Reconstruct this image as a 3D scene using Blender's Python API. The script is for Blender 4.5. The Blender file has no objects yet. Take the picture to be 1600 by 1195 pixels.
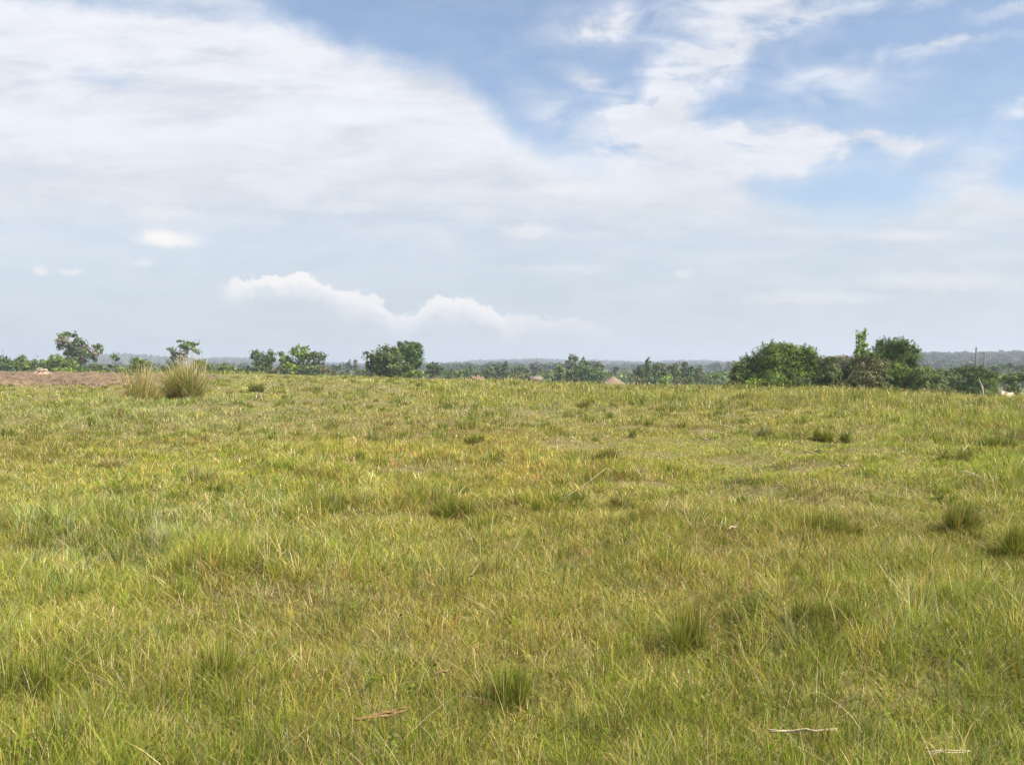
import bpy, math, random
import numpy as np
from mathutils import Vector

# ------------------------------------------------------------------ camera, sky, sun, exposure
SC = bpy.context.scene
COL = SC.collection
F = 1443.0            # focal length in photograph pixels
CAM_H = 1.6
HZ = 570.0            # image row of the true horizon in the photograph

cam_d = bpy.data.cameras.new('camera')
cam_d.sensor_width = 36.0
cam_d.lens = 36.0 * F / 1600.0
cam_d.clip_start = 0.05
cam_d.clip_end = 30000.0
cam = bpy.data.objects.new('camera', cam_d)
COL.objects.link(cam)
cam.location = (0, 0, CAM_H)
cam.rotation_euler = (math.radians(90) - math.atan((597.5 - HZ) / F), 0, 0)
SC.camera = cam

SC.render.engine = 'CYCLES'
SC.view_settings.view_transform = 'Standard'
SC.view_settings.look = 'None'
SC.view_settings.exposure = 0.9
SC.view_settings.gamma = 1.0
SC.cycles.volume_bounces = 0
SC.cycles.max_bounces = 6
SC.cycles.transparent_max_bounces = 8
SC.render.film_transparent = False

SUN_EL = math.radians(45)
SUN_AZ = math.radians(118)     # clockwise from the view direction: right and a little behind
sd = bpy.data.lights.new('sun', 'SUN')
sd.energy = 4.6
sd.angle = math.radians(0.6)
sd.color = (1.0, 0.95, 0.87)
sun = bpy.data.objects.new('sun', sd)
COL.objects.link(sun)
sdir = Vector((math.sin(SUN_AZ) * math.cos(SUN_EL), math.cos(SUN_AZ) * math.cos(SUN_EL), math.sin(SUN_EL)))
sun.rotation_euler = sdir.to_track_quat('Z', 'Y').to_euler()
sun.location = (60, -20, 80)

world = bpy.data.worlds.new('World')
SC.world = world
world.use_nodes = True
WT = world.node_tree
WT.nodes.clear()


class E:
    """small helper: arithmetic on node sockets"""
    def __init__(s, tree, sock):
        s.t, s.s = tree, sock

    def _op(s, op, *args):
        n = s.t.nodes.new('ShaderNodeMath')
        n.operation = op
        for i, a in enumerate((s,) + args):
            if isinstance(a, E):
                s.t.links.new(a.s, n.inputs[i])
            else:
                n.inputs[i].default_value = a
        return E(s.t, n.outputs[0])

    def __add__(s, o): return s._op('ADD', o)
    def __sub__(s, o): return s._op('SUBTRACT', o)
    def __mul__(s, o): return s._op('MULTIPLY', o)
    def __truediv__(s, o): return s._op('DIVIDE', o)
    def abs(s): return s._op('ABSOLUTE')
    def max(s, o): return s._op('MAXIMUM', o)
    def min(s, o): return s._op('MINIMUM', o)
    def pow(s, o): return s._op('POWER', o)

    def ss(s, a, b, lo=0.0, hi=1.0):
        n = s.t.nodes.new('ShaderNodeMapRange')
        n.interpolation_type = 'SMOOTHSTEP'
        s.t.links.new(s.s, n.inputs[0])
        n.inputs[1].default_value = a
        n.inputs[2].default_value = b
        n.inputs[3].default_value = lo
        n.inputs[4].default_value = hi
        return E(s.t, n.outputs[0])

    def curve(s, pts, lo, hi, x0, x1):
        """piecewise curve pts [(x, value)], domain x0..x1, values lo..hi"""
        n = s.t.nodes.new('ShaderNodeFloatCurve')
        c = n.mapping.curves[0]
        q = [((x - x0) / (x1 - x0), (v - lo) / (hi - lo)) for x, v in pts]
        c.points[0].location = q[0]
        c.points[1].location = q[-1]
        for p in q[1:-1]:
            c.points.new(*p)
        n.mapping.update()
        m = (s - x0) * (1.0 / (x1 - x0))
        s.t.links.new(m.s, n.inputs[1])
        return E(s.t, n.outputs[0]) * (hi - lo) + lo


def comb(t, x, y, z=0.0):
    n = t.nodes.new('ShaderNodeCombineXYZ')
    for i, a in enumerate((x, y, z)):
        if isinstance(a, E):
            t.links.new(a.s, n.inputs[i])
        else:
            n.inputs[i].default_value = a
    return n.outputs[0]


def noise(t, vec, scale, detail=5, rough=0.55, dist=0.0, loc=(0, 0, 0), rot=0.0, sc=(1, 1, 1)):
    mp = t.nodes.new('ShaderNodeMapping')
    mp.inputs['Location'].default_value = loc
    mp.inputs['Rotation'].default_value = (0, 0, rot)
    mp.inputs['Scale'].default_value = sc
    t.links.new(vec, mp.inputs[0])
    n = t.nodes.new('ShaderNodeTexNoise')
    n.inputs['Scale'].default_value = scale
    n.inputs['Detail'].default_value = detail
    n.inputs['Roughness'].default_value = rough
    n.inputs['Distortion'].default_value = dist
    t.links.new(mp.outputs[0], n.inputs['Vector'])
    return E(t, n.outputs[0])


def build_sky():
    t = WT
    geo = t.nodes.new('ShaderNodeTexCoord')
    sp = t.nodes.new('ShaderNodeSeparateXYZ')
    t.links.new(geo.outputs['Generated'], sp.inputs[0])
    X, Y, Z = (E(t, sp.outputs[i]) for i in range(3))
    Yf = (Y.abs()).max(0.08)
    U = X / Yf * 14.43 + 8.0                 # directions, in steps of about 4 degrees
    V = Z / Yf * -14.43 + 5.7
    vec = comb(t, U, V, 0.0)
    # slow warp that gives the cloud edges their torn outline
    w1 = noise(t, vec, 0.9, 6, 0.62, loc=(3, 1, 0)) - 0.5
    w2 = noise(t, vec, 0.9, 6, 0.62, loc=(31, 17, 5)) - 0.5
    U2 = U + w1 * 1.1
    V2 = V + w2 * 0.9
    wv = comb(t, U2, V2, 0.0)

    # the great sheet: its upper edge falls from the upper left to the right
    T = U.curve([(-6, -3), (0, -1.3), (1.6, -0.6), (3.4, -0.35), (4.4, 0.15), (5.8, 0.8), (7.0, 1.1), (7.7, 1.6), (8.2, 2.1),
                 (9.0, 2.4), (9.6, 2.42), (10.2, 2.3), (11.0, 2.4), (11.5, 2.7), (12.1, 3.02), (13.0, 3.2), (14.1, 3.12), (14.8, 2.85), (15.3, 2.7), (16, 2.95), (22, 2.4)], -4, 5, -6, 22)
    sheet = (V + w2 * 0.8 - T).ss(-0.12, 0.5)
    streak = noise(t, vec, 1.0, 9, 0.66, 0.35, loc=(7, 3, 2), rot=math.radians(-8), sc=(0.42, 1.7, 1))
    streak2 = noise(t, vec, 2.3, 8, 0.66, 0.3, loc=(1, 9, 2), rot=math.radians(-14), sc=(0.35, 1.6, 1))
    fine = noise(t, vec, 1.5, 6, 0.56, 0.5, loc=(4, 2, 8), rot=math.radians(12), sc=(0.7, 1.5, 1))
    body = V.curve([(-8, 0.95), (0, 0.92), (1.5, 0.97), (2.5, 0.97), (3.3, 0.90), (3.9, 0.76), (4.5, 0.78), (5.2, 0.86), (5.7, 0.92), (8, 0.92)], 0, 1, -8, 8)
    edgeB = (V + w2 * 0.8 - T).ss(0.0, 1.2, 1.08, 1.0)
    sheet = sheet * (body * edgeB + ((streak - 0.5) * 0.95 + (streak2 - 0.5) * 0.4) * V.ss(3.6, 5.4, 1.0, 0.25)).max(0.12).min(1.0)

    # single wisps and veils (centre U, V, half lengths, tilt in degrees, strength)
    ell = [(10.8, 1.15, 1.0, 0.46, -30, 1.7), (10.3, 1.55, 0.5, 0.25, -40, 0.7), (9.7, 1.8, 1.0, 0.28, 38, 1.2), (10.6, 2.1, 1.1, 0.36, 12, 1.2), (11.8, 2.32, 1.5, 0.40, 2, 1.3), (13.0, 2.3, 1.4, 0.2, -6, 1.4),
           (9.5, 0.45, 0.5, 0.22, -10, 0.85), (10.6, 0.25, 2.0, 0.55, -8, 0.55), (11.8, 0.35, 1.5, 0.5, -12, 0.5), (11.8, 0.55, 1.0, 0.18, -18, 0.5), (13.6, 0.15, 1.6, 0.14, -9, 0.5),
           (12.8, 1.25, 1.1, 0.35, 12, 0.4), (14.2, 0.85, 1.6, 0.16, -9, 0.36), (14.8, 0.68, 0.9, 0.1, -8, 0.5), (15.8, 0.2, 0.8, 0.1, -8, 0.45), (15.9, 1.7, 0.5, 0.16, -20, 0.7),
           (14.3, 2.3, 0.8, 0.3, -28, 0.45), (15.1, 2.6, 0.8, 0.4, -35, 0.65), (8.5, 1.7, 0.7, 0.3, 30, 0.4),
           (12.7, 1.7, 0.9, 0.6, 0, 0.22), (9.3, 2.7, 1.4, 0.6, 20, 0.5), (14.5, 4.4, 2.4, 0.16, -6, 0.5), (12.5, 4.65, 1.6, 0.12, 3, 0.35), (10.2, 3.55, 1.2, 0.12, -3, 0.5), (8.0, 3.9, 1.2, 0.1, 2, 0.35), (9.9, 2.35, 1.0, 0.4, 25, 0.8), (11.0, 2.75, 1.0, 0.35, 10, 0.9), (13.4, 1.35, 1.2, 0.35, -12, 0.2)]
    acc = None
    for (cu, cv, a, b, rot, amp) in ell:
        mp = t.nodes.new('ShaderNodeMapping')
        mp.vector_type = 'TEXTURE'
        mp.inputs['Location'].default_value = (cu, cv, 0)
        mp.inputs['Rotation'].default_value = (0, 0, math.radians(rot))
        mp.inputs['Scale'].default_value = (a, b, 1)
        t.links.new(wv, mp.inputs[0])
        ln = t.nodes.new('ShaderNodeVectorMath')
        ln.operation = 'LENGTH'
        t.links.new(mp.outputs[0], ln.inputs[0])
        g = E(t, ln.outputs['Value']).ss(0.15, 1.5, amp, 0.0)
        acc = g if acc is None else acc + g
    wisps = (acc * ((fine - 0.28) * 2.4)).min(0.74).max(0.0)
    # small holes of blue along the top left
    hole = None
    for (cu, cv, a, b, rot, amp) in [(1.1, 0.02, 1.3, 0.25, 6, 0.45), (2.6, 0.1, 1.6, 0.22, 5, 0.35), (1.65, 1.22, 0.6, 0.14, 12, 0.3), (3.4, 0.2, 0.8, .2, 10, 0.25)]:
        mp = t.nodes.new('ShaderNodeMapping')
        mp.vector_type = 'TEXTURE'
        mp.inputs['Location'].default_value = (cu, cv, 0)
        mp.inputs['Rotation'].default_value = (0, 0, math.radians(rot))
        mp.inputs['Scale'].default_value = (a, b, 1)
        t.links.new(wv, mp.inputs[0])
        ln = t.nodes.new('ShaderNodeVectorMath')
        ln.operation = 'LENGTH'
        t.links.new(mp.outputs[0], ln.inputs[0])
        g = E(t, ln.outputs['Value']).ss(0.1, 1.5, amp, 0.0)
        hole = g if hole is None else hole + g
    veil = (sheet - hole).max(0.0)
    wisps = wisps + (fine - 0.2).max(0.0) * 0.25 + V.ss(0.5, 3.0, 0.03, 0.12)
    dens = veil + wisps - veil * wisps

    # heaps of cumulus low in the sky
    bump = noise(t, vec, 3.6, 9, 0.62, 0.0, loc=(2, 5, 1)) - 0.5
    bump2 = noise(t, vec, 1.7, 3, 0.5, 0.0, loc=(9, 5, 1)) - 0.5
    Tc = U.curve([(0, 4.4), (3.2, 4.45), (3.6, 4.33), (4.1, 4.30), (4.7, 4.28), (5.05, 4.42), (5.5, 4.6), (5.7, 4.62), (6.0, 4.72), (6.25, 4.9), (6.45, 4.86), (6.62, 4.72),
                  (7.1, 4.66), (7.6, 4.72), (7.75, 4.83), (7.95, 4.97), (8.3, 4.96), (8.8, 4.93), (9.4, 5.05), (10, 5.12), (16, 5.2)], 4, 6, 0, 16)
    Sc = U.curve([(0, 0), (3.2, 0), (3.65, 0.75), (4.6, 1.0), (5.5, 0.85), (6.0, 0.9), (6.35, 0.7), (7.0, 0.92), (7.7, 0.9), (8.0, 0.55), (8.8, 0.42), (9.5, 0.2), (9.9, 0.0), (16, 0)], 0, 1, 0, 16)
    bump3 = noise(t, vec, 9.0, 6, 0.6, 0.0, loc=(5, 5, 1)) - 0.5
    dv = V + bump3 * 0.16 + bump * 0.5 + bump2 * 0.2 - Tc
    cum = dv.ss(-0.02, 0.05) * dv.ss(0.06, 0.46, 1.0, 0.0) * Sc
    small = None
    for (cu, cv, a, b, amp) in [(2.6, 3.74, 0.52, 0.14, 0.8), (2.45, 3.68, 0.28, 0.12, 0.3), (0.63, 4.23, 0.14, 0.08, 0.6), (1.16, 4.26, 0.2, 0.06, 0.5), (2.2, 4.1, 0.22, 0.07, 0.4), (10.7, 4.3, 0.2, 0.08, 0.35), (8.3, 3.62, 0.5, 0.12, 0.45), (2.5, 3.32, 0.6, .12, .25), (14.7, 4.4, 1.5, 0.16, 0.35), (12.6, 4.65, 1.3, 0.12, 0.3), (14.2, 3.7, 0.9, 0.1, 0.25), (8.8, 2.95, 0.7, 0.1, 0.3), (5.3, 3.25, 0.7, 0.1, 0.25), (8.8, 4.2, 1.0, 0.08, 0.2)]:
        mp = t.nodes.new('ShaderNodeMapping')
        mp.vector_type = 'TEXTURE'
        mp.inputs['Location'].default_value = (cu, cv, 0)
        mp.inputs['Scale'].default_value = (a, b, 1)
        bv = comb(t, U + bump * 0.5 + bump2 * 0.2, V + bump * 0.25, 0.0)
        t.links.new(bv, mp.inputs[0])
        ln = t.nodes.new('ShaderNodeVectorMath')
        ln.operation = 'LENGTH'
        t.links.new(mp.outputs[0], ln.inputs[0])
        g = E(t, ln.outputs['Value']).ss(0.3, 1.3, amp, 0.0)
        small = g if small is None else small + g
    cum = (cum + small).min(1.0)

    sky = t.nodes.new('ShaderNodeTexSky')
    sky.sky_type = 'NISHITA'
    sky.sun_disc = False
    sky.sun_elevation = SUN_EL
    sky.sun_rotation = SUN_AZ
    sky.altitude = 300
    sky.air_density = 1.0
    sky.dust_density = 1.0
    sky.ozone_density = 2.0
    b0 = t.nodes.new('ShaderNodeBackground')
    tint = t.nodes.new('ShaderNodeMix')
    tint.data_type = 'RGBA'
    tint.blend_type = 'MULTIPLY'
    tint.inputs[0].default_value = 1.0
    t.links.new(sky.outputs[0], tint.inputs[6])
    tint.inputs[7].default_value = (1.0, 1.0, 1.0, 1)
    t.links.new(tint.outputs[2], b0.inputs[0])
    b0.inputs[1].default_value = 0.091
    b1 = t.nodes.new('ShaderNodeBackground')          # thin high cloud
    b1c = t.nodes.new('ShaderNodeMix')
    b1c.data_type = 'RGBA'
    t.links.new(V.ss(1.5, 5.4).s, b1c.inputs[0])
    b1c.inputs[6].default_value = (0.925, 0.94, 0.99, 1)
    b1c.inputs[7].default_value = (0.815, 0.895, 0.99, 1)
    t.links.new(b1c.outputs[2], b1.inputs[0])
    lum = (streak * 0.6 + streak2 * 0.25 + fine * 0.15).ss(0.36, 0.62, 0.455, 0.545) * V.ss(1.5, 5.3, 1.0, 0.78)
    t.links.new(lum.s, b1.inputs[1])
    b2 = t.nodes.new('ShaderNodeBackground')          # sunlit cumulus
    b2.inputs[0].default_value = (1.0, 0.955, 0.92, 1)
    b2.inputs[1].default_value = 0.56
    m1 = t.nodes.new('ShaderNodeMixShader')
    t.links.new(dens.min(0.95).s, m1.inputs[0])
    t.links.new(b0.outputs[0], m1.inputs[1])
    t.links.new(b1.outputs[0], m1.inputs[2])
    m2 = t.nodes.new('ShaderNodeMixShader')
    t.links.new(cum.s, m2.inputs[0])
    t.links.new(m1.outputs[0], m2.inputs[1])
    t.links.new(b2.outputs[0], m2.inputs[2])
    out = t.nodes.new('ShaderNodeOutputWorld')
    t.links.new(m2.outputs[0], out.inputs[0])


build_sky()
world.cycles.sampling_method = 'MANUAL'
world.cycles.sample_map_resolution = 512

# ------------------------------------------------------------------ helpers
rng = np.random.default_rng(7)


def _hash(ix, iy, seed):
    h = (ix.astype(np.int64) * 374761393 + iy.astype(np.int64) * 668265263 + seed * 1442695041) & 0x7fffffff
    h = ((h ^ (h >> 13)) * 1274126177) & 0x7fffffff
    return ((h ^ (h >> 16)) & 0xffff) / 65535.0


def vnoise(x, y, seed=0):
    ix, iy = np.floor(x), np.floor(y)
    fx, fy = x - ix, y - iy
    fx = fx * fx * (3 - 2 * fx)
    fy = fy * fy * (3 - 2 * fy)
    a = _hash(ix, iy, seed)
    b = _hash(ix + 1, iy, seed)
    c = _hash(ix, iy + 1, seed)
    d = _hash(ix + 1, iy + 1, seed)
    return (a * (1 - fx) + b * fx) * (1 - fy) + (c * (1 - fx) + d * fx) * fy


def fbm(x, y, scale, octv=3, seed=0):
    s = 0
    amp = 1.0
    tot = 0
    for k in range(octv):
        s = s + amp * vnoise(x / scale * 2 ** k + 13.7 * k, y / scale * 2 ** k - 7.1 * k, seed + k)
        tot += amp
        amp *= 0.5
    return s / tot


def sstep(a, b, x):
    t = np.clip((x - a) / (b - a), 0, 1)
    return t * t * (3 - 2 * t)


# distance at which the pasture breaks off downhill, by direction (as photograph column)
CREST_PX = [-800, 0, 330, 480, 600, 700, 800, 1000, 1100, 1250, 1400, 1500, 1600, 2400]
CREST_D = [260, 230, 190, 125, 104, 84, 68, 52, 48, 46, 41, 34, 30, 30]
HILL_PX = [-900, -300, 0, 60, 110, 160, 200, 250, 310, 360, 430, 500, 560, 640, 700, 740, 790, 840, 900, 960, 1010, 1060, 1110, 1150, 1200, 1300, 1400, 1450, 1520, 1600, 1800, 2600]
HILL_Y = [560, 566, 569, 569, 566, 558, 557, 561, 565, 563, 566, 570, 572, 573, 571, 568, 566, 565, 567, 568, 570, 567, 568, 571, 569, 566, 562, 560, 560, 558, 556, 560]
HILL_R = [2600, 2600, 2600, 2600, 2600, 2600, 2600, 2600, 2600, 2600, 2600, 2600, 2700, 2700, 2600, 2500, 2500, 2500, 2500, 2500, 2600, 2600, 2400, 2100, 1900, 1600, 1400, 1300, 1300, 1300, 1300, 1300]


def terrain(x, y):
    x = np.asarray(x, float)
    y = np.asarray(y, float)
    D = np.hypot(x, y)
    az = np.arctan2(x, np.abs(y) + 1e-6)
    px = 800 + F * np.tan(np.clip(az, -1.0, 1.0))
    Dc = np.interp(px, CREST_PX, CREST_D) * (1 + 0.10 * (fbm(px, px * 0, 140, 2, 51) - 0.5))
    z = -5.2 * sstep(0, 120, D - Dc)
    near = sstep(0.5, 6, D)
    z = z + near * (0.22 * (fbm(x, y, 6.0, 3, 3) - 0.5) + 0.13 * (fbm(x, y, 1.3, 2, 9) - 0.5) + 0.17 * sstep(0.50, 0.78, fbm(x, y, 1.7, 2, 19)))
    z = z + 1.8 * (fbm(x, y, 160, 3, 21) - 0.5) * sstep(150, 500, D)
    R = np.interp(px, HILL_PX, HILL_R)
    hy = np.interp(px, HILL_PX, HILL_Y)
    H = CAM_H + (HZ - hy) / F * R * np.cos(az)
    rise = sstep(0.50, 1.0, D / R) - 0.45 * sstep(1.05, 1.8, D / R)
    z = z + (H + 5.2) * rise * (1 + 0.10 * (fbm(x, y, 300, 3, 33) - 0.5) * sstep(300, 900, D))
    return z


def tz(x, y):
    return float(terrain(np.array([x]), np.array([y]))[0])


def at(px, D, dy=0.0):
    """point on the ground in photograph column px at depth D"""
    x = (px - 800) / F * D
    return x, D, tz(x, D)


def ground_at(px, py, lift=0.0):
    """where the ray through a photograph pixel meets the ground"""
    y = CAM_H * F / (py - HZ)
    for _ in range(6):
        x = (px - 800) / F * y
        y = (CAM_H - lift - tz(x, y)) * F / (py - HZ)
    return (px - 800) / F * y, y, tz((px - 800) / F * y, y)


def mesh_np(name, verts, faces_list, colors=None, mat=None, smooth=False):
    """faces_list: list of (n, k) index arrays; colors: (nverts, 3)"""
    me = bpy.data.meshes.new(name)
    nv = len(verts)
    me.vertices.add(nv)
    me.vertices.foreach_set('co', np.ascontiguousarray(verts, dtype=np.float32).ravel())
    loops = np.concatenate([f.ravel() for f in faces_list]).astype(np.int32)
    sizes = np.concatenate([np.full(len(f), f.shape[1], np.int32) for f in faces_list])
    starts = np.concatenate([[0], np.cumsum(sizes)[:-1]]).astype(np.int32)
    me.loops.add(len(loops))
    me.loops.foreach_set('vertex_index', loops)
    me.polygons.add(len(sizes))
    me.polygons.foreach_set('loop_start', starts)
    me.polygons.foreach_set('loop_total', sizes)
    if smooth:
        me.polygons.foreach_set('use_smooth', np.ones(len(sizes), bool))
    me.update(calc_edges=True)
    if colors is not None:
        ca = me.color_attributes.new('tint', 'FLOAT_COLOR', 'POINT')
        c4 = np.ones((nv, 4), np.float32)
        c4[:, :3] = colors
        ca.data.foreach_set('color', c4.ravel())
    if mat:
        me.materials.append(mat)
    return me


def link(name, me, parent=None):
    o = bpy.data.objects.new(name, me)
    COL.objects.link(o)
    if parent:
        o.parent = parent
    return o


def tag(o, label=None, cat=None, group=None, kind=None):
    if label: o['label'] = label
    if cat: o['category'] = cat
    if group: o['group'] = group
    if kind: o['kind'] = kind
    return o


def empty(name, loc, rz=0.0):
    o = bpy.data.objects.new(name, None)
    COL.objects.link(o)
    o.location = loc
    o.rotation_euler = (0, 0, rz)
    o.empty_display_size = 0.3
    return o


# ------------------------------------------------------------------ materials
def leaf_material(name, transl=0.35, rough=0.6, gloss=0.25, scale=3.0, vary=0.25, sat=1.0):
    m = bpy.data.materials.new(name)
    m.use_nodes = True
    t = m.node_tree
    t.nodes.clear()
    at_ = t.nodes.new('ShaderNodeVertexColor')
    at_.layer_name = 'tint'
    tc = t.nodes.new('ShaderNodeNewGeometry')
    nz = t.nodes.new('ShaderNodeTexNoise')
    nz.inputs['Scale'].default_value = scale
    nz.inputs['Detail'].default_value = 2
    t.links.new(tc.outputs['Position'], nz.inputs['Vector'])
    mr = t.nodes.new('ShaderNodeMapRange')
    mr.inputs[1].default_value = 0.3
    mr.inputs[2].default_value = 0.7
    mr.inputs[3].default_value = 1 - vary
    mr.inputs[4].default_value = 1 + vary
    t.links.new(nz.outputs[0], mr.inputs[0])
    hs = t.nodes.new('ShaderNodeHueSaturation')
    hs.inputs['Saturation'].default_value = sat
    t.links.new(mr.outputs[0], hs.inputs['Value'])
    t.links.new(at_.outputs[0], hs.inputs['Color'])
    p = t.nodes.new('ShaderNodeBsdfPrincipled')
    p.inputs['Roughness'].default_value = rough
    p.inputs['Specular IOR Level'].default_value = gloss
    t.links.new(hs.outputs[0], p.inputs['Base Color'])
    tr = t.nodes.new('ShaderNodeBsdfTranslucent')
    t.links.new(hs.outputs[0], tr.inputs[0])
    mx = t.nodes.new('ShaderNodeMixShader')
    mx.inputs[0].default_value = transl
    t.links.new(p.outputs[0], mx.inputs[1])
    t.links.new(tr.outputs[0], mx.inputs[2])
    o = t.nodes.new('ShaderNodeOutputMaterial')
    t.links.new(mx.outputs[0], o.inputs[0])
    return m


def solid_material(name, c1, c2, scale=4.0, rough=0.85, bump=0.3, stretch=(1, 1, 1), detail=6):
    m = bpy.data.materials.new(name)
    m.use_nodes = True
    t = m.node_tree
    p = t.nodes['Principled BSDF']
    p.inputs['Roughness'].default_value = rough
    p.inputs['Specular IOR Level'].default_value = 0.2
    tc = t.nodes.new('ShaderNodeTexCoord')
    mp = t.nodes.new('ShaderNodeMapping')
    mp.inputs['Scale'].default_value = stretch
    t.links.new(tc.outputs['Object'], mp.inputs[0])
    nz = t.nodes.new('ShaderNodeTexNoise')
    nz.inputs['Scale'].default_value = scale
    nz.inputs['Detail'].default_value = detail
    nz.inputs['Roughness'].default_value = 0.65
    t.links.new(mp.outputs[0], nz.inputs['Vector'])
    cr = t.nodes.new('ShaderNodeValToRGB')
    cr.color_ramp.elements[0].position = 0.32
    cr.color_ramp.elements[1].position = 0.68
    cr.color_ramp.elements[0].color = (*c1, 1)
    cr.color_ramp.elements[1].color = (*c2, 1)
    t.links.new(nz.outputs[0], cr.inputs[0])
    t.links.new(cr.outputs[0], p.inputs['Base Color'])
    if bump:
        b = t.nodes.new('ShaderNodeBump')
        b.inputs['Strength'].default_value = bump
        b.inputs['Distance'].default_value = 0.05
        t.links.new(nz.outputs[0], b.inputs['Height'])
        t.links.new(b.outputs[0], p.inputs['Normal'])
    return m


M_GRASS = leaf_material('grass_blades', 0.38, 0.6, 0.12, 1.2, 0.12, 1.12)
M_LEAF = leaf_material('tree_leaves', 0.30, 0.6, 0.15, 0.8, 0.22, 1.08)
M_FAR = leaf_material('far_foliage', 0.15, 0.8, 0.1, 0.02, 0.2)
M_BARK = solid_material('bark', (0.10, 0.075, 0.05), (0.22, 0.17, 0.12), 6, stretch=(1, 1, 0.3))
M_PALEBARK = solid_material('pale_bark', (0.30, 0.25, 0.19), (0.50, 0.43, 0.34), 5, stretch=(1, 1, 0.3))
M_STRAW = solid_material('dry_stalk', (0.26, 0.20, 0.11), (0.62, 0.52, 0.33), 22, stretch=(1, 2, 2))
M_BROWNSTALK = solid_material('brown_stalk', (0.12, 0.07, 0.03), (0.38, 0.23, 0.11), 22, stretch=(1, 2, 2))
M_THATCH = solid_material('thatch', (0.18, 0.12, 0.075), (0.33, 0.24, 0.155), 9, stretch=(1, 1, 0.25))
M_MUD = solid_material('mud_wall', (0.28, 0.16, 0.10), (0.40, 0.26, 0.17), 3)
M_TIN = solid_material('rusty_sheet_roof', (0.17, 0.12, 0.095), (0.30, 0.23, 0.19), 2.0, rough=0.6)
M_POLE = solid_material('weathered_pole', (0.10, 0.09, 0.08), (0.22, 0.20, 0.17), 5, stretch=(2, 2, 0.2))
M_DARK = solid_material('dark_metal', (0.06, 0.06, 0.06), (0.10, 0.10, 0.10), 5)
M_WHITEWALL = solid_material('pale_plaster', (0.55, 0.53, 0.50), (0.75, 0.73, 0.70), 0.6, bump=0)
M_HIDE = solid_material('cream_hide', (0.36, 0.28, 0.19), (0.60, 0.52, 0.40), 2.0, rough=0.8, bump=0.05)
M_HORN = solid_material('horn', (0.30, 0.26, 0.20), (0.45, 0.40, 0.33), 8)
M_CLAY = solid_material('pale_earth', (0.30, 0.21, 0.14), (0.62, 0.52, 0.40), 2.5, bump=0.5)


def ground_material():
    m = bpy.data.materials.new('pasture_ground')
    m.use_nodes = True
    t = m.node_tree
    p = t.nodes['Principled BSDF']
    p.inputs['Roughness'].default_value = 0.95
    p.inputs['Specular IOR Level'].default_value = 0.1
    g = t.nodes.new('ShaderNodeNewGeometry')

    def nz(scale, detail=5, rough=0.6):
        n = t.nodes.new('ShaderNodeTexNoise')
        n.inputs['Scale'].default_value = scale
        n.inputs['Detail'].default_value = detail
        n.inputs['Roughness'].default_value = rough
        t.links.new(g.outputs['Position'], n.inputs['Vector'])
        return n.outputs[0]

    def ramp(sock, stops):
        r = t.nodes.new('ShaderNodeValToRGB')
        el = r.color_ramp.elements
        while len(el) < len(stops):
            el.new(0.5)
        for e, (pos, c) in zip(el, stops):
            e.position = pos
            e.color = (*c, 1)
        t.links.new(sock, r.inputs[0])
        return r.outputs[0]
    near = ramp(nz(9, 8, 0.7), [(0.3, (0.10, 0.07, 0.035)), (0.48, (0.19, 0.15, 0.065)), (0.6, (0.22, 0.21, 0.07)), (0.75, (0.34, 0.27, 0.14))])
    mid = ramp(nz(0.02, 8, 0.6), [(0.35, (0.10, 0.11, 0.04)), (0.5, (0.20, 0.19, 0.075)), (0.62, (0.14, 0.14, 0.06)), (0.7, (0.27, 0.22, 0.12))])
    far = ramp(nz(0.012, 10, 0.72), [(0.38, (0.035, 0.05, 0.02)), (0.5, (0.08, 0.10, 0.04)), (0.58, (0.14, 0.14, 0.07)), (0.68, (0.24, 0.19, 0.12))])
    ln = t.nodes.new('ShaderNodeVectorMath')
    ln.operation = 'LENGTH'
    t.links.new(g.outputs['Position'], ln.inputs[0])
    D = E(t, ln.outputs['Value'])

    def mix(f, a, b):
        x = t.nodes.new('ShaderNodeMix')
        x.data_type = 'RGBA'
        t.links.new(f.s, x.inputs[0])
        t.links.new(a, x.inputs[6])
        t.links.new(b, x.inputs[7])
        return x.outputs[2]
    c = mix(D.ss(60, 130), near, mid)
    c = mix(D.ss(600, 1100), c, far)
    t.links.new(c, p.inputs['Base Color'])
    return m


def soil_material():
    m = solid_material('turned_soil', (0.075, 0.046, 0.024), (0.29, 0.20, 0.115), 2.2, bump=0.8, stretch=(1, 0.6, 1), detail=9)
    return m


# ------------------------------------------------------------------ terrain mesh
def build_ground():
    na = 900
    # finer in front of the camera
    u = np.linspace(-1, 1, na + 1)[:-1]
    ang = np.pi * (0.45 * u + 0.55 * u ** 3)
    rad = np.concatenate([[0.0], np.geomspace(0.6, 9000, 330)])
    A, R = np.meshgrid(ang, rad[1:], indexing='ij')
    x = R * np.sin(A)
    y = R * np.cos(A)
    z = terrain(x, y)
    nr = len(rad) - 1
    V = np.stack([x, y, z], -1).reshape(-1, 3)
    V = np.vstack([V, [[0, 0, float(z[:, 0].mean())]]])
    i = np.arange(na)[:, None]
    j = np.arange(nr - 1)[None, :]
    a = i * nr + j
    b = ((i + 1) % na) * nr + j
    quads = np.stack([a, a + 1, b + 1, b], -1).reshape(-1, 4)
    ii = np.arange(na)
    tris = np.stack([np.full(na, len(V) - 1), ii * nr, ((ii + 1) % na) * nr], -1)
    me = mesh_np('ground', V, [quads, tris], mat=ground_material(), smooth=True)
    o = link('ground', me)
    tag(o, kind='structure')


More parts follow.
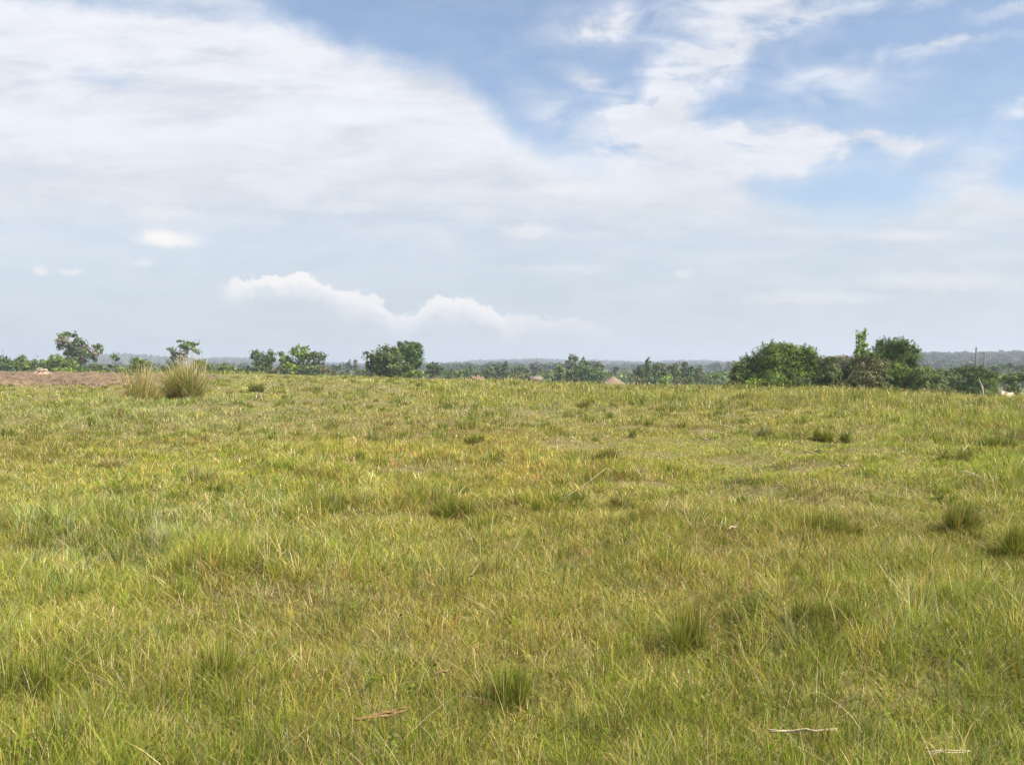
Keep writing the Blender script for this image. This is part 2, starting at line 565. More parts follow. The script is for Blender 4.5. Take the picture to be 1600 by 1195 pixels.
# far edge, near edge of the ploughed strip by photograph column (rows)
FIELD_PX = np.array([-400, 0, 80, 150, 230, 262, 300, 345])
FIELD_NEAR = np.array([604, 604.5, 605, 607, 608, 606.0, 600, 591])
FIELD_FAR = np.array([582.5, 582.5, 583.5, 584.0, 584.5, 585.0, 585.5, 587])


def in_field(x, y):
    px = 800 + x / np.maximum(y, 1) * F
    rag = fbm(x, y, 3.5, 3, 41) - 0.5
    n = CAM_H * F / (np.interp(px, FIELD_PX, FIELD_NEAR) - HZ) + 3 + 14 * rag
    f = CAM_H * F / (np.interp(px, FIELD_PX, FIELD_FAR) - HZ) - 6 + 16 * rag
    px = px + 40 * rag
    return (px < 345) & (px > -400) & (y > n) & (y < f)


def build_field():
    npx, nd = 460, 240
    px = np.linspace(-390, 344, npx)
    n = CAM_H * F / (np.interp(px, FIELD_PX, FIELD_NEAR) - HZ)
    n = n * (1 + 0.06 * (fbm(px, px * 0, 30, 3, 5) - 0.5))
    f = CAM_H * F / (np.interp(px, FIELD_PX, FIELD_FAR) - HZ)
    s = np.linspace(0, 1, nd)
    y = n[:, None] * (f / n)[:, None] ** s[None, :]
    x = (px[:, None] - 800) / F * y
    edge = np.minimum(sstep(0, 0.03, s), sstep(0, 0.03, 1 - s))[None, :] * np.minimum(sstep(0, 0.03, (px + 390) / 734), sstep(0, 0.05, (344 - px) / 734))[:, None]
    clod = fbm(x, y * 0.7, 1.5, 4, 77)
    fur = 0.5 + 0.5 * np.sin((y * 0.9 + x * 0.12) * 2 * np.pi / 2.4 + 3 * fbm(x, y, 12, 2, 8))
    z = terrain(x, y) - 0.25 + edge * (0.22 + 0.95 * (clod - 0.42) + 0.10 * fur)
    V = np.stack([x, y, z], -1).reshape(-1, 3)
    i = np.arange(npx - 1)[:, None]
    j = np.arange(nd - 1)[None, :]
    a = i * nd + j
    q = np.stack([a, a + nd, a + nd + 1, a + 1], -1).reshape(-1, 4)
    o = link('ploughed_field', mesh_np('ploughed_field', V, [q], mat=soil_material()))
    tag(o, kind='structure')


# ------------------------------------------------------------------ blades
def blades(root, yaw, height, lean, curl, width, color, segs, tipcol=None):
    """curved tapering blades. lean = tip offset / height, curl = droop"""
    n = len(height)
    dx, dy = np.cos(yaw), np.sin(yaw)
    # blade plane faces a random direction
    wy = yaw + np.pi / 2 + rng.normal(0, 0.7, n)
    wx_, wy_ = np.cos(wy), np.sin(wy)
    V = np.empty((n, 2 * segs + 1, 3), np.float32)
    C = np.empty((n, 2 * segs + 1, 3), np.float32)
    for k in range(segs + 1):
        s = k / segs
        off = height * lean * (s ** 1.6)
        zz = height * (s - curl * s ** 2.6)
        cx = root[:, 0] + dx * off
        cy = root[:, 1] + dy * off
        cz = root[:, 2] + zz
        col = color if tipcol is None else color * (1 - s) + tipcol * s
        if k < segs:
            w = width * (1 - s ** 1.5 * 0.6) * 0.5
            V[:, 2 * k] = np.stack([cx - wx_ * w, cy - wy_ * w, cz], -1)
            V[:, 2 * k + 1] = np.stack([cx + wx_ * w, cy + wy_ * w, cz], -1)
            C[:, 2 * k] = col
            C[:, 2 * k + 1] = col
        else:
            V[:, 2 * k] = np.stack([cx, cy, cz], -1)
            C[:, 2 * k] = col
    base = (np.arange(n) * (2 * segs + 1))[:, None]
    quads = [np.stack([base[:, 0] + 2 * k, base[:, 0] + 2 * k + 1, base[:, 0] + 2 * k + 3, base[:, 0] + 2 * k + 2], -1) for k in range(segs - 1)]
    tri = np.stack([base[:, 0] + 2 * segs - 2, base[:, 0] + 2 * segs - 1, base[:, 0] + 2 * segs], -1)
    q = np.concatenate(quads) if quads else np.zeros((0, 4), int)
    return V.reshape(-1, 3), C.reshape(-1, 3), q, tri


def merge(parts):
    Vs, Cs, Qs, Ts = [], [], [], []
    off = 0
    for V, C, q, t in parts:
        Vs.append(V); Cs.append(C); Qs.append(q + off); Ts.append(t + off)
        off += len(V)
    return np.concatenate(Vs), np.concatenate(Cs), np.concatenate(Qs), np.concatenate(Ts)


GREEN = np.array([0.165, 0.215, 0.040])
FRESH = np.array([0.235, 0.290, 0.055])
OLIVE = np.array([0.320, 0.295, 0.075])
YELLOW = np.array([0.450, 0.380, 0.130])
STRAW = np.array([0.64, 0.53, 0.31])
RUST = np.array([0.360, 0.235, 0.100])
BROWN = np.array([0.210, 0.145, 0.075])
GREY = np.array([0.300, 0.330, 0.180])
DARKG = np.array([0.085, 0.120, 0.030])


def pick(n, table, r=None):
    """table: [(colour, weight array or scalar)]"""
    w = np.stack([np.broadcast_to(np.asarray(wt, float), (n,)) for _, wt in table], -1)
    w = np.maximum(w, 0)
    c = np.cumsum(w, -1)
    c /= c[:, -1:]
    r = rng.random(n) if r is None else r
    idx = np.minimum((r[:, None] > c).sum(-1), len(table) - 1)
    cols = np.stack([k for k, _ in table])
    return cols[idx]


def pxpy(x, y):
    """photograph coordinates of a flat-ground point: used to lay out the patches of the pasture on the ground plan"""
    return 800 + x / y * F, HZ + CAM_H * F / y


def bell(v, c, w):
    return np.exp(-((v - c) / w) ** 2)


def zones(x, y):
    """plant cover by place on the ground plan (metres)"""
    px, py = pxpy(x, np.maximum(y, 1.5))
    n1 = fbm(x, y, 5.0, 3, 101)
    n2 = fbm(x, y, 1.6, 3, 111)
    n3 = fbm(x, y, 0.55, 2, 121)
    ly = np.log(np.maximum(y, 1.5))
    # tall seeding grass along the crest, right of centre
    tall = sstep(600, 760, px) * sstep(30, 38, y) + sstep(1250, 1450, px) * sstep(16, 24, y) * 0.8
    tall = tall * (1 - 0.45 * sstep(1420, 1540, px) * sstep(20, 30, y))
    tall = np.clip(tall + 0.5 * sstep(380, 500, px) * sstep(60, 85, y), 0, 1)
    # grazed short turf, right of the middle
    short = bell(px, 1230, 300) * bell(py, 725, 50) + 0.9 * bell(px, 980, 180) * bell(py, 700, 26) + 0.5 * bell(px, 600, 200) * bell(py, 700, 35) + 0.5 * bell(px, 300, 200) * bell(py, 725, 35) + 0.6 * bell(px, 200, 280) * bell(py, 615, 12)
    short = np.clip(short * (0.6 + 0.8 * n1), 0, 1)
    rusty = bell(px, 740, 230) * bell(py, 705, 45) + 0.5 * bell(px, 560, 150) * bell(py, 680, 25) + 0.5 * bell(px, 830, 200) * bell(py, 790, 40) + 0.35 * bell(px, 900, 400) * bell(py, 960, 140)
    rusty = np.clip(rusty * (0.1 + 2.2 * fbm(x, y, 3.5, 3, 131)), 0, 1)
    greyish = bell(px, 300, 330) * bell(py, 655, 26) + 0.7 * bell(px, 800, 150) * bell(py, 650, 12) + 0.35 * bell(px, 150, 300) * bell(py, 840, 60)
    greyish = np.clip(greyish * (0.5 + n1), 0, 1)
    lush = 0.55 * sstep(1250, 1600, px) * sstep(560, 800, py) + 0.45 * sstep(950, 1150, py) + 0.25 * bell(px, 100, 250) * bell(py, 1000, 120)
    lush = np.clip(lush * (0.3 + 1.4 * n1), 0, 1)
    return n1, n2, n3, tall, short, rusty, greyish, lush


def fbm_(Z):
    return 0.5 + (Z[1] - 0.5) * 0.8 - (Z[0] - 0.5) * 0.6


def blade_colors(n, Z, dead=0.0):
    n1, n2, n3, tall, short, rusty, greyish, lush = Z
    r = rng.random(n)
    c = pick(n, [
        (DARKG, 0.10 + 0.25 * (n2 < 0.42)),
        (GREEN, 0.42 + 0.9 * lush + 0.3 * short + 1.6 * (n1 - 0.45) - 0.05 * tall),
        (FRESH, 0.36 + 0.7 * lush + 0.4 * short + 0.55 * tall),
        (OLIVE, 0.72 + 0.35 * tall + 0.2 * short + 0.3 * rusty),
        (YELLOW, 0.28 + 0.35 * tall + 0.3 * rusty + 0.5 * (n3 - 0.4) + dead * 0.3),
        (STRAW, 0.18 + 0.45 * np.clip(fbm_(Z) - 0.5, 0, 1) + 0.12 * tall + 0.12 * greyish + 0.06 * rusty + dead * 0.5),
        (RUST, 0.10 + 1.0 * rusty + dead * 0.25),
        (BROWN, 0.08 + 0.22 * rusty + dead * 0.5 + 0.2 * (n2 > 0.6)),
        (GREY, 0.14 + 2.2 * greyish + 0.1 * lush + 0.3 * tall)], r)
    c = c * rng.normal(1.02, 0.22, (n, 1)).clip(0.5, 1.7) * (0.86 + 0.66 * n1)[:, None] * np.array([1.01, 1.01, 1.0])
    c = c * rng.normal(1, 0.05, (n, 3)).clip(0.8, 1.2)
    return c


def visible(x, y):
    px, _ = pxpy(x, y)
    az = np.clip(px, -800, 2400)
    Dc = np.interp(az, CREST_PX, CREST_D)
    keep = (np.hypot(x, y) < Dc + 40) & ~in_field(x, y)
    return keep


def sample_ground(n, d0, d1, p=1.0, amax=0.64):
    """depth density ~ 1/D^p per unit depth, sector in front of the camera (some margin at both sides)"""
    u = rng.random(n)
    if abs(p - 1) < 1e-6:
        y = d0 * (d1 / d0) ** u
    else:
        q = 1 - p
        y = (d0 ** q + u * (d1 ** q - d0 ** q)) ** (1 / q)
    a = rng.uniform(-amax, amax, n)
    x = a * y + rng.uniform(-0.6, 0.6, n)
    return x, y


PXR = 923.0   # focal length in render pixels, for choosing blade widths


def build_clods():
    r = rng
    n = 9000
    px = r.uniform(-120, 340, n)
    y = 62 * (170 / 62) ** r.random(n)
    x = (px - 800) / F * y
    k = in_field(x, y) | (in_field(x, y + 5) & (r.random(n) < 0.3))
    x, y = x[k], y[k]
    n = len(x)
    sz = r.uniform(0.05, 0.16, n) * r.uniform(0.6, 1.4, n)
    base = np.array([(1, 0, 0), (0, 1, 0), (-1, 0, 0), (0, -1, 0), (0, 0, 1), (0.4, 0.5, 0.7), (-0.5, 0.2, 0.8)], float)
    T = np.array([(0, 1, 5), (0, 5, 4), (1, 6, 5), (5, 6, 4), (1, 2, 6), (2, 3, 4), (2, 4, 6), (3, 0, 4)])
    P = np.stack([x, y, terrain(x, y) + 0.02], -1)[:, None, :] + base[None] * sz[:, None, None] * r.uniform(0.6, 1.3, (n, 7, 3))
    Q = (np.arange(n) * 7)[:, None, None] + T[None]
    tint = np.where((r.random(n) < 0.93)[:, None], np.array([0.15, 0.10, 0.065]) * r.uniform(0.5, 1.8, (n, 1)), np.array([0.34, 0.27, 0.18]) * r.uniform(0.7, 1.2, (n, 1)))
    o = link('soil_clods', mesh_np('soil_clods', P.reshape(-1, 3), [Q.reshape(-1, 3)], np.repeat(tint, 7, axis=0), M_FAR))
    tag(o, 'rough brown clods and straw bits strewn over the ploughed strip', 'clods', kind='stuff')


def build_herbs():
    """small broad leaved weeds between the grass"""
    r = rng
    n = 520
    x, y = sample_ground(n, 2.6, 34)
    k = visible(x, y) & (r.random(n) < 0.3 + 0.8 * (fbm(x, y, 2.5, 2, 71) > 0.5))
    x, y = x[k], y[k]
    n = len(x)
    per = 14
    idx = np.repeat(np.arange(n), per)
    a = r.uniform(0, 6.283, n * per)
    R = r.uniform(0.03, 0.10, n)[idx] * np.sqrt(r.random(n * per)) * 1.2
    P = np.stack([x[idx] + np.cos(a) * R, y[idx] + np.sin(a) * R, terrain(x, y)[idx] + r.uniform(0.02, 0.13, n * per)], -1)
    N = np.stack([np.cos(a) * 0.5, np.sin(a) * 0.5, np.ones(n * per)], -1) + r.normal(0, 0.35, (n * per, 3))
    c = pick(n, [(np.array((0.15, 0.20, 0.03)), 1), (np.array((0.22, 0.26, 0.05)), 0.8), (np.array((0.24, 0.22, 0.08)), 0.6)])[idx] * r.normal(1, 0.15, (n * per, 1)).clip(0.5, 1.5)
    V, C, q = leaves(P, N, np.maximum(0.022, 0.0016 * y)[idx] * r.uniform(0.6, 1.6, n * per), c, 0.6)
    o = link('broadleaf_weeds', mesh_np('broadleaf_weeds', V, [q], C, M_GRASS))
    tag(o, 'low broad leaved green weeds scattered in the pasture grass', 'weeds', kind='stuff')


def build_grass():
    parts_short, parts_tuft, parts_dry = [], [], []
    # --- the understorey: short blades and thatch, everywhere
    for (d0, d1, n, segs) in [(2.2, 8, 300000, 2), (8, 30, 420000, 2), (30, 175, 330000, 1)]:
        x, y = sample_ground(n, d0, d1)
        k = visible(x, y)
        x, y = x[k], y[k]
        n = len(x)
        Z = zones(x, y)
        kk = rng.random(len(x)) < 0.45 + 1.3 * Z[1]
        x, y = x[kk], y[kk]
        n = len(x)
        Z = tuple(z_[kk] for z_ in Z)
        n1, n2, n3, tall, short, rusty, greyish, lush = Z
        px_m = y / PXR
        h = (0.035 + 0.05 * rng.random(n) + 0.07 * n2) * (1 + 0.8 * tall - 0.35 * short)
        h = h * (1 + 0.25 * sstep(20, 80, y))
        w = np.maximum(0.0026, px_m * np.interp(y, [3, 7, 20, 60], [0.75, 0.55, 0.5, 0.6])) * rng.uniform(0.7, 1.3, n)
        w = np.minimum(w, 0.11)
        c = blade_colors(n, Z, dead=0.35)
        root = np.stack([x, y, terrain(x, y) - 0.01], -1)
        parts_short.append(blades(root, rng.uniform(0, 6.283, n), h, rng.uniform(0.1, 1.6, n), rng.uniform(0, 0.45, n), w, c, segs))
    # --- tufts of longer blades
    for (d0, d1, nt, per, segs) in [(2.2, 6.5, 8200, 26, 4), (6.5, 16, 17000, 18, 3), (16, 45, 26000, 13, 2), (45, 175, 15000, 10, 1)]:
        x, y = sample_ground(nt, d0, d1, 1.0)
        k = visible(x, y)
        x, y = x[k], y[k]
        Z = zones(x, y)
        n1, n2, n3, tall, short, rusty, greyish, lush = Z
        keep = rng.random(len(x)) > 0.72 * short
        keep &= rng.random(len(x)) < 0.12 + 1.5 * np.clip(n2 - 0.28, 0, 1) + 1.2 * np.clip(n1 - 0.45, 0, 1) + 0.3 * tall
        x, y = x[keep], y[keep]
        Z = tuple(z[keep] for z in Z)
        n1, n2, n3, tall, short, rusty, greyish, lush = Z
        nt = len(x)
        th = (0.06 + 0.17 * rng.random(nt) ** 2.2 + 0.30 * np.clip(n1 - 0.42, 0, 1) + 0.20 * np.clip(n2 - 0.5, 0, 1) + 0.13 * sstep(0.5, 0.75, fbm(x, y, 1.7, 2, 19))) * (1 - 0.45 * short) + (0.30 + 0.12 * bell(pxpy(x, y)[0], 1300, 160)) * tall * rng.uniform(0.3, 1.2, nt) * (1 + 0.6 * (rng.random(nt) < 0.08)) * sstep(230, 60, y)
        th *= 1 + 0.45 * lush + 0.25 * sstep(8, 4, y)
        tr = np.maximum(rng.uniform(0.015, 0.06, nt), 0.0035 * y) * (1 + tall)
        rr = rng.random(nt)
        idx = np.repeat(np.arange(nt), per)
        n = len(idx)
        ang = rng.uniform(0, 6.283, n)
        rad = tr[idx] * np.sqrt(rng.random(n)) * 1.6
        bx = x[idx] + np.cos(ang) * rad
        by = y[idx] + np.sin(ang) * rad
        h = th[idx] * rng.uniform(0.4, 1.05, n) * np.interp(by, [4, 9, 25, 40], [0.80, 0.68, 0.72, 0.9])
        px_m = by / PXR
        w = np.maximum(0.0027, px_m * np.interp(by, [3, 7, 20, 60], [0.65, 0.48, 0.45, 0.5])) * rng.uniform(0.5, 1.4, n)
        w = np.minimum(w, 0.09)
        lean = rng.uniform(0.05, 1.05, n) * (1 - 0.35 * tall[idx])
        curl = rng.uniform(0.0, 0.45, n) * rng.random(n)
        Zb = tuple(z[idx] for z in Z)
        c_own = blade_colors(n, Zb)
        # each tuft keeps mostly to one tone
        c_t = blade_colors(nt, Z)[idx] * rng.normal(1, 0.1, (n, 1)).clip(0.6, 1.4)
        c = np.where((rng.random(n) < 0.6)[:, None], c_t, c_own)
        yaw = ang + rng.normal(0, 0.6, n)
        root = np.stack([bx, by, terrain(bx, by) - 0.01], -1)
        parts_tuft.append(blades(root, yaw, h, lean, curl, w, c, segs))
    # --- coarser darker clumps scattered through
    for (d0, d1, nt, per, segs) in [(3, 18, 1100, 90, 3), (18, 120, 5200, 70, 2)]:
        x, y = sample_ground(nt, d0, d1, 1.0)
        k = visible(x, y)
        x, y = x[k], y[k]
        Z = zones(x, y)
        k = (rng.random(len(x)) > 0.85 * Z[4]) & (rng.random(len(x)) < 0.25 + 1.6 * np.clip(Z[0] - 0.4, 0, 1) + 0.3 * Z[3])
        x, y = x[k], y[k]
        Z = tuple(z[k] for z in Z)
        nt = len(x)
        th = rng.uniform(0.13, 0.36, nt) * (1 + 0.5 * Z[3]) * (1 - 0.4 * Z[4]) * (1.12 if d0 > 10 else 1.0)
        tr = rng.uniform(0.06, 0.26, nt) * (1 + 0.012 * y)
        idx = np.repeat(np.arange(nt), per)
        n = len(idx)
        ang = rng.uniform(0, 6.283, n)
        q = np.sqrt(rng.random(n))
        bx = x[idx] + np.cos(ang) * tr[idx] * q
        by = y[idx] + np.sin(ang) * tr[idx] * q
        h = th[idx] * rng.uniform(0.5, 1.1, n) * (1 - 0.3 * q * q)
        w = np.clip(by / PXR * 0.45, 0.003, 0.08) * rng.uniform(0.6, 1.3, n)
        tone = rng.random(nt)[idx]
        own = pick(n, [(DARKG, 0.3 + 0.4 * (tone > 0.6)), (GREEN, 1.0), (FRESH, 0.5), (OLIVE, 0.35), (BROWN, 0.15 + 0.8 * (tone > 0.7)), (RUST, 0.7 * (tone > 0.75)), (STRAW, 0.08 + 0.5 * (tone < 0.15)), (GREY, 0.6 * (tone < 0.25))])
        c = own * rng.normal(1, 0.13, (n, 1)).clip(0.6, 1.4)
        root = np.stack([bx, by, terrain(bx, by) - 0.01], -1)
        parts_tuft.append(blades(root, ang + rng.normal(0, 0.6, n), h, rng.uniform(0.02, 0.6, n), rng.uniform(0, 0.35, n), w, c, segs))
    # --- single dry stalks, bent, catching the light
    for (d0, d1, n, segs) in [(2.2, 9, 15000, 5), (9, 35, 26000, 3), (35, 170, 20000, 2)]:
        x, y = sample_ground(n, d0, d1)
        k = visible(x, y)
        x, y = x[k], y[k]
        Z = zones(x, y)
        n1, n2, n3, tall, short, rusty, greyish, lush = Z
        k = rng.random(len(x)) < 0.35 + 0.5 * tall + 0.4 * greyish - 0.25 * short
        x, y = x[k], y[k]
        tall = tall[k]
        greyish = greyish[k]
        n = len(x)
        h = rng.uniform(0.06, 0.25, n) + 0.32 * tall * rng.random(n)
        w = np.maximum(0.0024, y / PXR * 0.5) * rng.uniform(0.6, 1.2, n)
        w = np.minimum(w, 0.05)
        c = pick(n, [(STRAW, 1.0), (STRAW * 1.15, 0.4 + greyish), (YELLOW, 0.9), (RUST * 1.2, 0.25), (OLIVE * 1.2, 0.5)]) * rng.normal(1, 0.1, (n, 1)).clip(0.7, 1.3)
        root = np.stack([x, y, terrain(x, y)], -1)
        parts_dry.append(blades(root, rng.uniform(0, 6.283, n), h, rng.uniform(0.1, 1.5, n), rng.uniform(0.0, 0.75, n), w, c, segs))
        # seed heads on the tall ones
        m = (rng.random(n) < 0.25 + 0.6 * tall)
        if m.any() and d0 >= 9:
            r2 = root[m].copy()
            r2[:, 2] += h[m] * 0.85
            parts_dry.append(blades(r2, rng.uniform(0, 6.283, m.sum()), h[m] * 0.3, rng.uniform(0.1, 0.8, m.sum()), rng.uniform(0, 0.3, m.sum()), w[m] * 1.8, c[m] * 0.95, 2))
    for nm, parts in (('grass', parts_short), ('grass_tufts', parts_tuft), ('dry_grass_stalks', parts_dry)):
        V, C, q, t = merge(parts)
        o = link(nm, mesh_np(nm, V, [q, t] if len(q) else [t], C, M_GRASS))
        tag(o, kind='stuff')
        o['label'] = {'grass': 'short mixed green and brown pasture grass covering the field',
                      'grass_tufts': 'longer green and olive grass tufts across the pasture',
                      'dry_grass_stalks': 'thin bent straw coloured stalks standing among the grass'}[nm]
        o['category'] = 'grass'


# single tussocks one can point at
def tussock(label, px, py, hpx, wpx, pal, n=260, spread=0.7, name='grass_tussock', group='grass tussocks standing out of the pasture', curl=0.35, blade_w=0.7, feather=0, cat='grass tussock'):
    x, y, z = ground_at(px, py)
    s = y / F
    H, W = hpx * s * (1.3 if 'clump' in name else 1.0), wpx * s
    root = empty(name, (x, y, z))
    tag(root, label, cat, group)
    r = np.random.default_rng(int(px * 13 + py))
    n = int(n * 1.5)
    ang = r.uniform(0, 6.283, n)
    big = H > 1.2
    ns = 6 if big else max(3, int(W / 0.16))
    ns = min(ns, 9)
    sc = np.stack([r.uniform(-0.36, 0.36, ns) * W * (0.75 if big else 1), r.uniform(-0.28, 0.28, ns) * W], -1)
    sh = r.uniform(0.55, 1.0, ns)
    sh[np.argmin(np.abs(sc[:, 0]))] = 1.0
    sr = r.uniform(0.10, 0.20, ns) * W
    si = r.integers(0, ns, n)
    q = np.sqrt(r.random(n))
    rx_ = sc[si, 0] + np.cos(ang) * q * sr[si]
    ry_ = sc[si, 1] + np.sin(ang) * q * sr[si]
    h = H * sh[si] * (0.25 + 0.8 * r.random(n) ** (0.9 if big else 0.7)) * (1 - 0.25 * q)
    outw = np.clip(((W * 0.34 if big else W * 0.16) * r.random(n) ** 0.9) / np.maximum(h, 0.3 * H), 0.02, 1.8)
    outw = np.where(r.random(n) < 0.18, r.uniform(0.6, 1.6, n), outw)
    w = np.maximum(0.0035, y / PXR * blade_w) * r.uniform(0.6, 1.2, n)
    c = pick(n, pal) * r.normal(1, 0.16, (n, 1)).clip(0.6, 1.5)
    low = r.random(n) < 0.22
    h = np.where(low, h * 0.45, h)
    outw = np.where(low, r.uniform(0.6, 2.0, n), outw)
    c[low] = pick(int(low.sum()), [(STRAW, 0.5), (BROWN, 1), (OLIVE, 0.8), (RUST, 0.5)])
    gz = terrain(x + rx_, y + ry_) - z
    rt = np.stack([rx_, ry_, gz], -1)
    o = link('blades', mesh_np('blades', *(lambda V, C, q, t: (V, [q, t], C))(*blades(rt, ang + r.normal(0, 0.5, n), h, outw, r.uniform(0, curl, n), w, c, 4)), M_GRASS), root)
    if feather:
        m = feather
        ang = r.uniform(0, 6.283, m)
        rad = W * 0.18 * np.sqrt(r.random(m))
        h = H * r.uniform(0.6, 1.02, m)
        rt = np.stack([np.cos(ang) * rad, np.sin(ang) * rad, np.zeros(m)], -1)
        c = pick(m, [(STRAW, 1), (YELLOW, 1), (RUST * 1.4, 0.5)])
        link('stalks', mesh_np('stalks', *(lambda V, C, q, t: (V, [q, t], C))(*blades(rt, ang, h, r.uniform(0.05, 0.5, m), r.uniform(0, 0.3, m), np.full(m, y / PXR * 0.6), c, 4)), M_GRASS), root)
    return root


# ------------------------------------------------------------------ woody plants
def tube(pts, radii, sides=6):
    pts = np.array(pts, float)
    n = len(pts)
    V = []
    for i in range(n):
        d = pts[min(i + 1, n - 1)] - pts[max(i - 1, 0)]
        d /= np.linalg.norm(d) + 1e-9
        a = np.cross(d, [0.3, 1, 0.1]); a /= np.linalg.norm(a) + 1e-9
        b = np.cross(d, a)
        for k in range(sides):
            t = 2 * math.pi * k / sides
            V.append(pts[i] + radii[i] * (a * math.cos(t) + b * math.sin(t)))
    Q = []
    for i in range(n - 1):
        for k in range(sides):
            Q.append((i * sides + k, i * sides + (k + 1) % sides, (i + 1) * sides + (k + 1) % sides, (i + 1) * sides + k))
    V = np.array(V)
    V = np.vstack([V, pts[:1], pts[-1:]])
    T = [(len(V) - 2, (k + 1) % sides, k) for k in range(sides)] + [(len(V) - 1, (n - 1) * sides + k, (n - 1) * sides + (k + 1) % sides) for k in range(sides)]
    return V, np.array(Q), np.array(T)


def join_tubes(tubes):
    Vs, Qs, Ts, off = [], [], [], 0
    for V, Q, T in tubes:
        Vs.append(V); Qs.append(Q + off); Ts.append(T + off); off += len(V)
    return np.concatenate(Vs), np.concatenate(Qs), np.concatenate(Ts)


def leaves(P, nrm, size, col, aspect=0.55):
    """rhombic leaves"""
    n = len(P)
    nrm = nrm / (np.linalg.norm(nrm, axis=1, keepdims=True) + 1e-9)
    a = rng.normal(0, 1, (n, 3))
    a -= (a * nrm).sum(1, keepdims=True) * nrm
    a /= np.linalg.norm(a, axis=1, keepdims=True) + 1e-9
    b = np.cross(nrm, a)
    s = size[:, None]
    V = np.empty((n, 4, 3))
    V[:, 0] = P - a * s * 0.5
    V[:, 1] = P + b * s * 0.5 * aspect + nrm * s * 0.06
    V[:, 2] = P + a * s * 0.5
    V[:, 3] = P - b * s * 0.5 * aspect + nrm * s * 0.06
    q = np.arange(n * 4).reshape(n, 4)
    return V.reshape(-1, 3), np.repeat(col, 4, axis=0), q


def pal(*items):
    return [(np.array(c), w) for c, w in items]


P_MID = pal(((0.142, 0.203, 0.049), 1), ((0.199, 0.257, 0.058), 0.8), ((0.094, 0.142, 0.042), 0.7), ((0.302, 0.336, 0.083), 0.25))
P_BRIGHT = pal(((0.211, 0.297, 0.054), 1), ((0.298, 0.379, 0.077), 0.8), ((0.140, 0.197, 0.046), 0.5))
P_DARK = pal(((0.081, 0.129, 0.043), 1), ((0.121, 0.180, 0.053), 0.8), ((0.181, 0.236, 0.071), 0.3))
P_MANGO = pal(((0.073, 0.130, 0.029), 1), ((0.122, 0.199, 0.040), 0.7), ((0.049, 0.084, 0.021), 0.3))
P_OLIVE = pal(((0.165, 0.215, 0.080), 1), ((0.215, 0.250, 0.100), 0.5), ((0.100, 0.135, 0.050), 0.8))
P_BROWN = pal(((0.21, 0.18, 0.095), 0.8), ((0.32, 0.27, 0.15), 0.6), ((0.12, 0.11, 0.05), 0.6), ((0.15, 0.19, 0.065), 1.6), ((0.44, 0.37, 0.23), 0.3))
P_TAN = pal(((0.33, 0.27, 0.18), 1), ((0.42, 0.36, 0.25), 0.6), ((0.20, 0.20, 0.11), 0.7))
P_GREY = pal(((0.167, 0.192, 0.095), 1), ((0.214, 0.228, 0.121), 0.6), ((0.108, 0.128, 0.060), 0.5))
P_RUSTY = pal(((0.19, 0.16, 0.08), 1), ((0.15, 0.18, 0.06), 1), ((0.24, 0.18, 0.10), 0.5))


